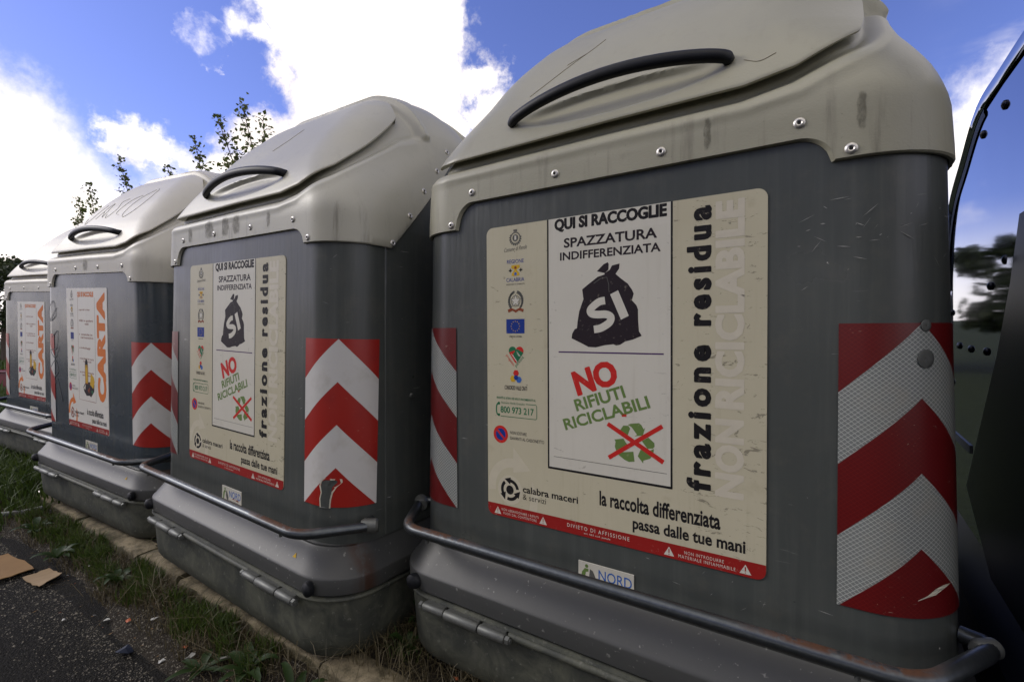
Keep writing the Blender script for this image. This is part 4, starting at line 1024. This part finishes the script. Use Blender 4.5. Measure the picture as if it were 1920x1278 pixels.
for y, z in ((.80, 1.545), (.585, 1.548), (.52, 1.16), (.72, 1.11), (.76, .93), (.95, .93), (1.12, .935), (.38, 1.55), (1.25, 1.05), (1.24, .80)):
    o = link('bolt', bme, dr); o.location = (-.0005 if not (y < .55 and z < 1.3) else -.0125, y, z)

# ------------------------------------------------------------------ plants
def leafmat(name, a, b_, tr=.35):
    def f(t, bs):
        i = t.noise(t.n('ShaderNodeTexCoord').outputs['Object'], 9, 3)
        g = t.n('ShaderNodeNewGeometry'); 
        c = t.mix(t.m('MULTIPLY_ADD', g.outputs['Random Per Island'], .7, t.m('MULTIPLY', i, .3)), a, b_)
        setp(t, bs, Base_Color=c, Roughness=.55, Specular_IOR_Level=.35)
        tl = t.n('ShaderNodeBsdfTranslucent', i_0=c); mx = t.n('ShaderNodeMixShader', i_0=tr, i_1=bs.outputs[0], i_2=tl.outputs[0])
        t.nt.links.new(mx.outputs[0], [n_ for n_ in t.nt.nodes if n_.type == 'OUTPUT_MATERIAL'][0].inputs[0])
    return mat(name, f)
M_LEAF = leafmat('sapling_leaves', (.06, .085, .016), (.15, .17, .04))
M_LEAFD = leafmat('dark_leaves', (.012, .022, .006), (.045, .060, .015), .2)
M_GRASS = leafmat('grass_blades', (.018, .040, .005), (.075, .11, .018), .3)
M_STRAW = leafmat('dry_straw', (.055, .044, .022), (.14, .115, .06), .1)
M_WEED = leafmat('weed_leaves', (.012, .030, .005), (.032, .062, .011), .3)
M_BARK = plain('bark', (.075, .055, .038), .9, 0, .3, 30)

def blades(N, xf, zf, hmin, hmax, wd, m_, name, lean=.5, seed=1):
    """grass blades: each two quads, curved; xf(n)->(x,y)"""
    g = np.random.default_rng(seed); x, y = xf(N, g); z = zf(x, y)
    h = g.uniform(hmin, hmax, N); a = g.uniform(0, 2*np.pi, N); b_ = g.uniform(0, 2*np.pi, N); l = g.uniform(.1, lean, N)*h
    w_ = wd*g.uniform(.6, 1.3, N)
    ca, sa = np.cos(a)*w_, np.sin(a)*w_; lx, ly = np.cos(b_)*l, np.sin(b_)*l
    P = np.empty((N, 6, 3)); 
    P[:, 0] = np.stack([x-ca, y-sa, z-.01], 1); P[:, 1] = np.stack([x+ca, y+sa, z-.01], 1)
    P[:, 2] = np.stack([x+ca*.8+lx*.35, y+sa*.8+ly*.35, z+h*.58], 1); P[:, 3] = np.stack([x-ca*.8+lx*.35, y-sa*.8+ly*.35, z+h*.58], 1)
    P[:, 4] = np.stack([x+ca*.12+lx*1.3, y+sa*.12+ly*1.3, z+h*(1-.3*l/h)], 1); P[:, 5] = np.stack([x-ca*.12+lx*1.3, y-sa*.12+ly*1.3, z+h*(1-.3*l/h)], 1)
    i = np.arange(N)[:, None]*6
    F = np.concatenate([i+np.array([[0, 1, 2, 3]]), i+np.array([[3, 2, 4, 5]])])
    return link(name, fastmesh(name, P.reshape(-1, 3), F, m_))
def clump(x0, x1, y0, y1, k, sx, sy, pw=1.):
    def f(N, g):
        cx = x0+(x1-x0)*g.random(k)**pw; cy = g.uniform(y0, y1, k); q = g.integers(0, k, N)
        return cx[q]+g.normal(0, sx, N), np.clip(cy[q]+g.normal(0, sy, N), y0-.03, y1)
    return f
zfront = lambda x, y: vz(x, y)
o = blades(7500, clump(-4.6, -1.5, .79, .905, 56, .030, .018), zfront, .025, .085, .0022, M_GRASS, 'grass', seed=2); tag(o, 'short green grass tufts growing along the foot of the kerb', 'grass', kind='stuff')
o = blades(4500, clump(-4.6, -1.45, .76, .90, 80, .08, .035), zfront, .02, .075, .0016, M_STRAW, 'dry_grass', .9, seed=3); tag(o, 'dry straw and dead grass matted in front of the kerb', 'dry grass', kind='stuff')
zleft = lambda x, y: np.where(y < .9, -.12, lf(x, y))
o = blades(60000, clump(-15, -4.2, .62, 2.9, 700, .18, .15, 1), lambda x, y: np.where(y < .74, -.125, lf(x, y)), .05, .17, .0045, M_GRASS, 'long_grass', .8, seed=4); tag(o, 'long green grass around the farthest container', 'grass', kind='stuff')
o = blades(2200, clump(-4.5, .3, 1.05, 1.45, 60, .03, .03), vb, .02, .10, .002, M_GRASS, 'grass', .9, seed=5); tag(o, 'sparse grass growing in the shade between the containers', 'grass', kind='stuff')
o = blades(3500, clump(-1.4, .3, 1.0, 1.25, 40, .08, .05), vb, .03, .12, .0013, M_STRAW, 'dry_stalks', 1.4, seed=6); tag(o, 'thin dry stalks in the gap behind the kerb', 'dry grass', kind='stuff')
o = blades(60000, clump(-70, -14, .8, 40, 900, 1.5, 1.5), lambda x, y: -.07+0*x, .12, .4, .03, M_GRASS, 'meadow_grass', .7, seed=8); tag(o, 'tall meadow grass in the field behind the containers', 'grass', kind='stuff')

o = blades(260, clump(-2.7, -.9, .72, .90, 60, .06, .03), zfront, .08, .20, .0011, M_STRAW, 'stray_stalks', 2.2, seed=9); tag(o, 'long thin dry stalks leaning over the dirt before the kerb', 'dry grass', kind='stuff')
def weed(loc, n, L, W, label, seed, rise=.5):
    g = random.Random(seed); root = empty('weed', loc); tag(root, label, 'weed')
    for i in range(n):
        a = 2*math.pi*i/n+g.uniform(-.3, .3); l = L*g.uniform(.6, 1.1); wv = W*g.uniform(.7, 1.1); up = rise*g.uniform(.6, 1.3)
        rows = []
        for j in range(8):
            t = j/7; r = l*t; z = l*up*math.sin(t*2.2)*.8+.004; hw = wv*math.sin(math.pi*min(1, t*.92+.06))**.8*.5*(1+.15*math.sin(j*2.3))
            dx, dy = math.cos(a), math.sin(a)
            rows.append([(dx*r-dy*hw*s_, dy*r+dx*hw*s_, z+abs(s_)*hw*.35) for s_ in (-1, 0, 1)])
        k = MB(); k.grid(np.array(rows)); k.build('leaf', M_WEED, root, 60)
    return root
weed((-1.56, .80, -.08), 9, .12, .032, 'broad-leaved green weed below the kerb in front of the torn chevron container', 1)
weed((-1.73, .74, -.10), 8, .10, .030, 'low rosette weed at the asphalt edge, left of the broad-leaved one by the kerb', 2, .3)
weed((-1.30, .80, -.08), 9, .13, .026, 'green weed at the foot of the pale kerb block, nearest the bottom edge', 3, .6)
weed((-1.14, 1.09, -.03), 8, .07, .022, 'small green weed behind the kerb between the two nearest containers', 4, 1.0)
weed((-1.205, 1.22, -.03), 7, .09, .022, 'small weed deep in the gap between the two nearest containers', 5, 1.4)
weed((-3.20, .74, -.09), 8, .10, .035, 'bright green weed at the verge in front of the scribbled lid container', 6, .5)
weed((-3.75, .78, -.09), 9, .12, .035, 'leafy weed in the verge near the metal scrap, far left', 7, .6)
weed((-2.62, .80, -.08), 8, .09, .03, 'weed growing by the broken gap in the kerb', 8, .6)

def tree(name, base, shoots, label, seed, leaf=.072, dens=34, mleaf=None, cat='tree', group=None):
    """shoots: list of tips (x,y,z) in world; trunk splits into the shoots"""
    g = random.Random(seed); root = empty(name, base); tag(root, label, cat, group); b_ = Vector(base)
    tips = [Vector(s_)-b_ for s_ in shoots]; mean = sum(tips, Vector())/len(tips); fork = Vector((mean.x*.35+.9, mean.y*.35, mean.z*.38))
    tk = MB(); tk.tube([(0, 0, -.1), tuple(fork*.5+Vector((.03, 0, 0))), tuple(fork)], [.055, .045, .035], 8)
    tk.build('trunk', M_BARK, root)
    bk = MB(); V = []; F = []
    def leafat(p, sz):
        n_ = Vector((g.gauss(0, 1), g.gauss(0, 1), g.gauss(0, 1)+.4)).normalized(); t = n_.orthogonal().normalized(); t.rotate(Matrix.Rotation(g.uniform(0, 6.3), 3, n_)); b2_ = n_.cross(t)
        i = len(V)
        for a, c in ((0, 0), (.45, .30), (1.0, 0), (.45, -.30)):
            V.append(tuple(p+t*a*sz+b2_*c*sz*1.25+n_*(-.12*sz if a == .45 else 0)))
        F.append((i, i+1, i+2, i+3))
    for tp in tips:
        mid = fork+(tp-fork)*.5+Vector((g.uniform(-.1, .1), g.uniform(-.1, .1), 0)); path = catmull([tuple(fork), tuple(mid), tuple(tp)], 9)
        bk.tube(path, [.022-.018*i/(len(path)-1) for i in range(len(path))], 6)
        for i, q in enumerate(path):
            f_ = i/(len(path)-1)
            if f_ < .25: continue
            q = Vector(q)
            for s_ in range(3):
                dv = Vector((g.gauss(-.25, 1), g.gauss(0, 1), g.uniform(.2, 1.6))).normalized(); L = (.12+.75*(1-f_))*g.uniform(.4, 1); e = q+dv*L
                bk.tube([tuple(q), tuple(q+dv*L*.5+Vector((0, 0, .02))), tuple(e)], [.006, .004, .002], 4, caps=False)
                for m_ in range(int(dens*L)+3): leafat(q+dv*L*g.uniform(.1, 1.0)+Vector((g.gauss(0, .035), g.gauss(0, .035), g.gauss(0, .035))), leaf*g.uniform(.6, 1.2))
    bk.build('branches', M_BARK, root)
    tag(link('foliage', fastmesh('foliage', V, F, mleaf or M_LEAF), root), kind='stuff')
    return root
tree('sapling', (-7.6, 4.2, -.05), [(-7.49, 4, 4.48), (-8.25, 4, 4.50), (-6.95, 4, 4.12), (-7.75, 3.9, 3.6), (-7.2, 4.3, 3.6)], 'leafy sapling with the tallest shoot, rising behind the torn chevron container', 11)
tree('sapling', (-9.3, 4.2, -.05), [(-9.04, 4, 4.32), (-10.1, 4, 4.08), (-9.5, 4.2, 3.6), (-8.7, 4, 3.7)], 'sapling with two thin shoots left of the tallest one, behind the scribbled lid', 12)
tree('sapling', (-12.1, 4.2, -.05), [(-12.27, 4, 4.62), (-11.9, 4, 3.9), (-11.6, 4.2, 4.0)], 'single narrow sapling behind the scribbled lid, against bright cloud', 13)
tree('sapling', (-14.4, 4.2, -.05), [(-14.1, 4, 4.5), (-14.85, 4, 4.25), (-15.4, 4.1, 3.9), (-13.6, 4, 3.8)], 'farthest left sapling with spreading twigs above the third lid', 14)

def bush(name, loc, rx, ry, h, label, seed, n=7000, leaf=.22, group=None):
    g = np.random.default_rng(seed); root = empty(name, loc); tag(root, label, 'tree', group)
    tk = MB(); tk.tube([(0, 0, -.3), (.1, 0, h*.3), (0, .05, h*.6)], [.05*h, .035*h, .015*h], 8); tk.build('trunk', M_BARK, root)
    k = 26; C_ = np.stack([g.normal(0, .42, k)*rx, g.normal(0, .42, k)*ry, h*(.28+.62*g.random(k))], 1); rad = g.uniform(.16, .34, k)*h*.55
    rad *= np.clip(1.25-C_[:, 2]/h*.7, .3, 1)
    q = g.integers(0, k, n); dirv = g.normal(0, 1, (n, 3)); dirv /= np.linalg.norm(dirv, axis=1)[:, None]
    P = C_[q]+dirv*(rad[q]*g.random(n)**.45)[:, None]; P[:, 2] = np.maximum(P[:, 2], .1)
    a = g.normal(0, 1, (n, 3)); a /= np.linalg.norm(a, axis=1)[:, None]; b_ = np.cross(a, g.normal(0, 1, (n, 3))); b_ /= np.linalg.norm(b_, axis=1)[:, None]
    s_ = (leaf*g.uniform(.5, 1.2, n))[:, None]
    V = np.stack([P-a*s_*.5, P+b_*s_*.3, P+a*s_*.5, P-b_*s_*.3], 1).reshape(-1, 3); F = np.arange(n*4).reshape(n, 4)
    tag(link('crown', fastmesh('crown', V, F, M_LEAFD), root), kind='stuff')
    return root
bush('broadleaf_tree', (-31.5, 5.8, 0), 2.6, 2.6, 5.1, 'dark rounded tree at the far left beyond the farthest container', 21)
bush('broadleaf_tree', (-37, 9.0, 0), 3, 3, 4.2, 'dark tree behind the rounded one at the far left edge', 22)
for i, (x, y, h) in enumerate([(-7.5, 16, 3.4), (-4.6, 15, 3.0), (-3.0, 14, 3.1), (.2, 15, 1.8), (3.0, 16, 2.8), (6.5, 15, 3.0), (-12, 18, 3.4), (-17, 20, 3.6)]):
    bush('hedge_tree', (x, y, 0), 1.9, 1.5, h, 'dark tree in the row across the field behind the containers', 30+i, 3500, .28, 'row of trees across the field')

for i, (x, y, h) in enumerate([(-9, -8.5, 6.0), (-5.5, -8, 6.8), (-2, -8.3, 6.2), (1.6, -8, 7.0), (5.2, -8.4, 6.4), (8.8, -8, 6.6)]):  # unseen row added behind the camera to shade the container fronts
    bush('shading_tree', (x, y, -.1), 2.3, 1.6, h, 'unseen dark tree added across the road to shade the container fronts', 60+i, 4500, .30, 'unseen trees added to shade the fronts')
# low red crate in the grass at the left edge
M_CRATE = plain('red_plastic', (.13, .008, .012), .45, 0, .15, 12)
cr = empty('plastic_crate', (-13.9, 2.72, -.08), (0, 0, R(20))); tag(cr, 'low dark red plastic crate in the grass at the far left edge', 'crate')
for nm, lo, hi in (('side_wall', (-.45, -.35, .0), (-.43, .35, .46)), ('side_wall', (.43, -.35, .0), (.45, .35, .46)), ('end_wall', (-.43, -.35, .0), (.43, -.33, .46)), ('end_wall', (-.43, .33, .0), (.43, .35, .46)), ('floor_panel', (-.43, -.33, .01), (.43, .33, .03))):
    mb = MB(); mb.box(lo, hi); mb.build(nm, M_CRATE, cr, None)
mb = MB(); mb.tube([(-.46, -.36, .46), (.46, -.36, .46), (.46, .36, .46), (-.46, .36, .46), (-.46, -.36, .46)], .018, 8); mb.build('rim', M_CRATE, cr)

# ------------------------------------------------------------------ litter
def f_card(t, b):
    O = t.n('ShaderNodeTexCoord').outputs['Object']; c = t.mix(t.noise(O, 12, 5, .6), (.22, .15, .075), (.32, .23, .13)); c = t.mix(t.m('MULTIPLY', t.ss(t.noise(t.scalevec(O, (90, 8, 8)), 1, 3), .5, .7), .3), c, (.18, .11, .05)); setp(t, b, Base_Color=c, Roughness=.85)
M_CARD = mat('cardboard', f_card)
def f_cardd(t, b):
    O = t.n('ShaderNodeTexCoord').outputs['Object']; c = t.mix(t.noise(O, 9, 5, .6), (.16, .085, .025), (.26, .15, .05)); setp(t, b, Base_Color=c, Roughness=.85)
M_CARDD = mat('wet_cardboard', f_cardd)
def sheetpiece(name, corners, m_, label, cat, curl=.02, th=.003, seed=0, n=7):
    """thin curled quadrilateral; corners (x,y) ccw, z on the ground"""
    g = random.Random(seed); c = [Vector((x, y, 0)) for x, y in corners]; o_ = sum(c, Vector())/4
    zb = -.116
    top = np.zeros((n, n, 3))
    for i in range(n):
        for j in range(n):
            u, v = i/(n-1), j/(n-1); p = (c[0]*(1-u)+c[1]*u)*(1-v)+(c[3]*(1-u)+c[2]*u)*v-o_
            z = .006+curl*((2*u-1)**2*.7+(v**2)*.6)+g.uniform(-.001, .001)
            if i in (0, n-1) or j in (0, n-1): p += Vector((g.uniform(-1, 1), g.uniform(-1, 1), 0))*.004*(c[1]-c[0]).length/.15
            top[i, j] = (p.x, p.y, z)
    bot = top-np.array([0, 0, th]); k = MB(); k.grid(top, flip=False); k.grid(bot, flip=True)
    def idx(i, j): return i*n+j
    ring = [(i, 0) for i in range(n)]+[(n-1, j) for j in range(1, n)]+[(i, n-1) for i in range(n-2, -1, -1)]+[(0, j) for j in range(n-2, 0, -1)]
    for a, b_ in zip(ring, ring[1:]+ring[:1]): k.f.append((idx(*a), idx(*b_), n*n+idx(*b_), n*n+idx(*a))); k.mi.append(0)
    o = k.build(name, m_, None, 50); o.location = (o_.x, o_.y, zb); tag(o, label, cat); return o
sheetpiece('cardboard_piece', [(-3.15, .60), (-2.96, .62), (-3.03, .71), (-3.14, .70)], M_CARD, 'flat pale brown cardboard flap with a bent corner lying on the asphalt', 'cardboard', .007, seed=1)
sheetpiece('cardboard_piece', [(-3.60, .46), (-3.22, .50), (-3.20, .66), (-3.55, .64)], M_CARDD, 'darker orange brown cardboard at the left edge beside the pale flap', 'cardboard', .006, seed=2)
M_SCRAP = plain('white_scrap', (.45, .45, .41), .6, 0, .15); M_SCRB = plain('blue_scrap', (.008, .014, .032), .6); M_SCRO = plain('orange_scrap', (.42, .10, .03), .6); M_SCRG = plain('grey_scrap', (.22, .22, .19), .6)
def scrap(px, py, s, m_, label, seed, name='paper_scrap', cat='litter', z=-.118):
    s *= .72
    g = random.Random(seed); n = 7; k = MB(); ring = [(s*g.uniform(.45, 1)*math.cos(2*math.pi*i/n), s*g.uniform(.35, .8)*math.sin(2*math.pi*i/n), g.uniform(0, s*.5)) for i in range(n)]
    v = [(0, 0, s*.35)]+ring+[(x*.96, y*.96, z_-.002) for x, y, z_ in ring]; f = [(0, 1+i, 1+(i+1) % n) for i in range(n)]+[(1+i, 8+i, 8+(i+1) % n, 1+(i+1) % n) for i in range(n)]+[tuple(range(8, 8+n))[::-1]]
    k.add(v, f); o = k.build(name, m_, None, None); o.location = (px, py, z); o.rotation_euler = (0, 0, g.uniform(0, 6)); tag(o, label, cat)
GP = []
SCR = [(-3.30, .80, .035, M_SCRAP, 'white crumpled paper beside the bright green weed on the verge'), (-2.98, .80, .016, M_SCRAP, 'tiny white scrap just nearer than the crumpled paper on the verge'),
       (-2.82, .80, .018, M_SCRO, 'rust orange shard in the grass before the broken kerb'), (-2.16, .77, .028, M_SCRAP, 'torn white paper below the kerb left of the torn chevron container'),
       (-2.27, .72, .020, M_SCRO, 'small orange fragment beside the torn white paper'), (-2.40, .69, .022, M_SCRAP, 'thin white strip of plastic on the dirt by the asphalt edge'),
       (-1.93, .70, .020, M_SCRAP, 'white cigarette paper between the weeds and the asphalt'), (-1.82, .745, .034, M_SCRG, 'greyish crumpled wrapper on the dirt near the rosette weed'),
       (-1.70, .80, .030, M_SCRG, 'pale grey wrapper close against the kerb foot'), (-1.88, .755, .020, M_SCRO, 'orange brick chip beside the grey wrapper'),
       (-2.10, .655, .060, M_SCRB, 'dark blue plastic scrap flattened on the asphalt'), (-2.55, .60, .015, M_SCRAP, 'small white fleck alone on the asphalt'), 
       (-.93, 1.075, .014, M_SCRO, 'tan bark chip in the dry stalks behind the kerb')]
for i, (x, y, s_, m_, lb) in enumerate(SCR): scrap(x, y, s_, m_, lb, 50+i, z=(-.118 if y < .72 else float(vz(np.array(x), np.array(y)))+.012) if y < 1 else -.02)
# bent metal scrap in the grass on the left
k = MB(); k.tube([(-4.55, .62, -.10), (-4.30, .70, -.075), (-4.10, .80, -.05), (-3.98, .86, -.02)], [.010, .013, .016, .014], 8, flat=.4); k.box((-4.12, .80, -.06), (-3.98, .90, -.045)); tag(k.build('metal_scrap', M_STEEL, None, 40), 'bent strip of grey metal lying in the grass before the third container', 'scrap')
# mixed small litter: flecks of paper, brick and plastic
for nm, m_, N_, sd_ in (('paper_flecks', M_SCRAP, 45, 81), ('brick_flecks', M_SCRO, 40, 82), ('dead_leaf_flecks', M_CARDD, 260, 83)):
    g = np.random.default_rng(sd_); x = g.uniform(-3.6, -.9, N_); y = np.clip(.76+g.normal(0, .07, N_), .55, .89); z = np.where(y > .62, vz(x, y), -.125)+.010
    s_ = g.uniform(.003, .008, N_); P = g.normal(0, 1, (N_, 4, 3))*np.array([1, 1, .35]); P = np.sort(P, axis=1); V = (P*s_[:, None, None]*.6+np.stack([x, y, z], 1)[:, None]).reshape(-1, 3)
    tag(link(nm, fastmesh(nm, V, np.arange(N_*4).reshape(N_, 4), m_)), {'paper_flecks': 'tiny white paper flecks scattered over the dirt by the kerb', 'brick_flecks': 'tiny orange brick crumbs scattered over the dirt by the kerb', 'dead_leaf_flecks': 'brown dead leaf bits scattered over the dirt by the kerb'}[nm], 'litter', kind='stuff')
# gravel
g = np.random.default_rng(77); N = 26000
x = g.uniform(-4.5, -.3, N); y = np.clip(.70+g.normal(0, .13, N), .20, .90); s_ = g.uniform(.0007, .0024, N)*(1+g.random(N)**6*2)
z = np.where(y > .66, vz(x, y), -.125); base = np.array([(1, 0, 0), (-.5, .87, 0), (-.5, -.87, 0), (0, 0, .9)])
V = (base[None]*s_[:, None, None]*g.uniform(.6, 1.3, (N, 4, 1))+np.stack([x, y, z], 1)[:, None]).reshape(-1, 3); i = np.arange(N)[:, None]*4
F = np.concatenate([i+np.array([[0, 1, 3]]), i+np.array([[1, 2, 3]]), i+np.array([[2, 0, 3]])])
def f_grav(t, b):
    r_ = t.n('ShaderNodeNewGeometry').outputs['Random Per Island']; c = t.mix(r_, (.035, .033, .028), (.20, .18, .14)); setp(t, b, Base_Color=c, Roughness=.9)
tag(link('gravel', fastmesh('gravel', V, F, mat('gravel', f_grav), 3)), 'loose gravel and grit along the asphalt edge', 'gravel', kind='stuff')
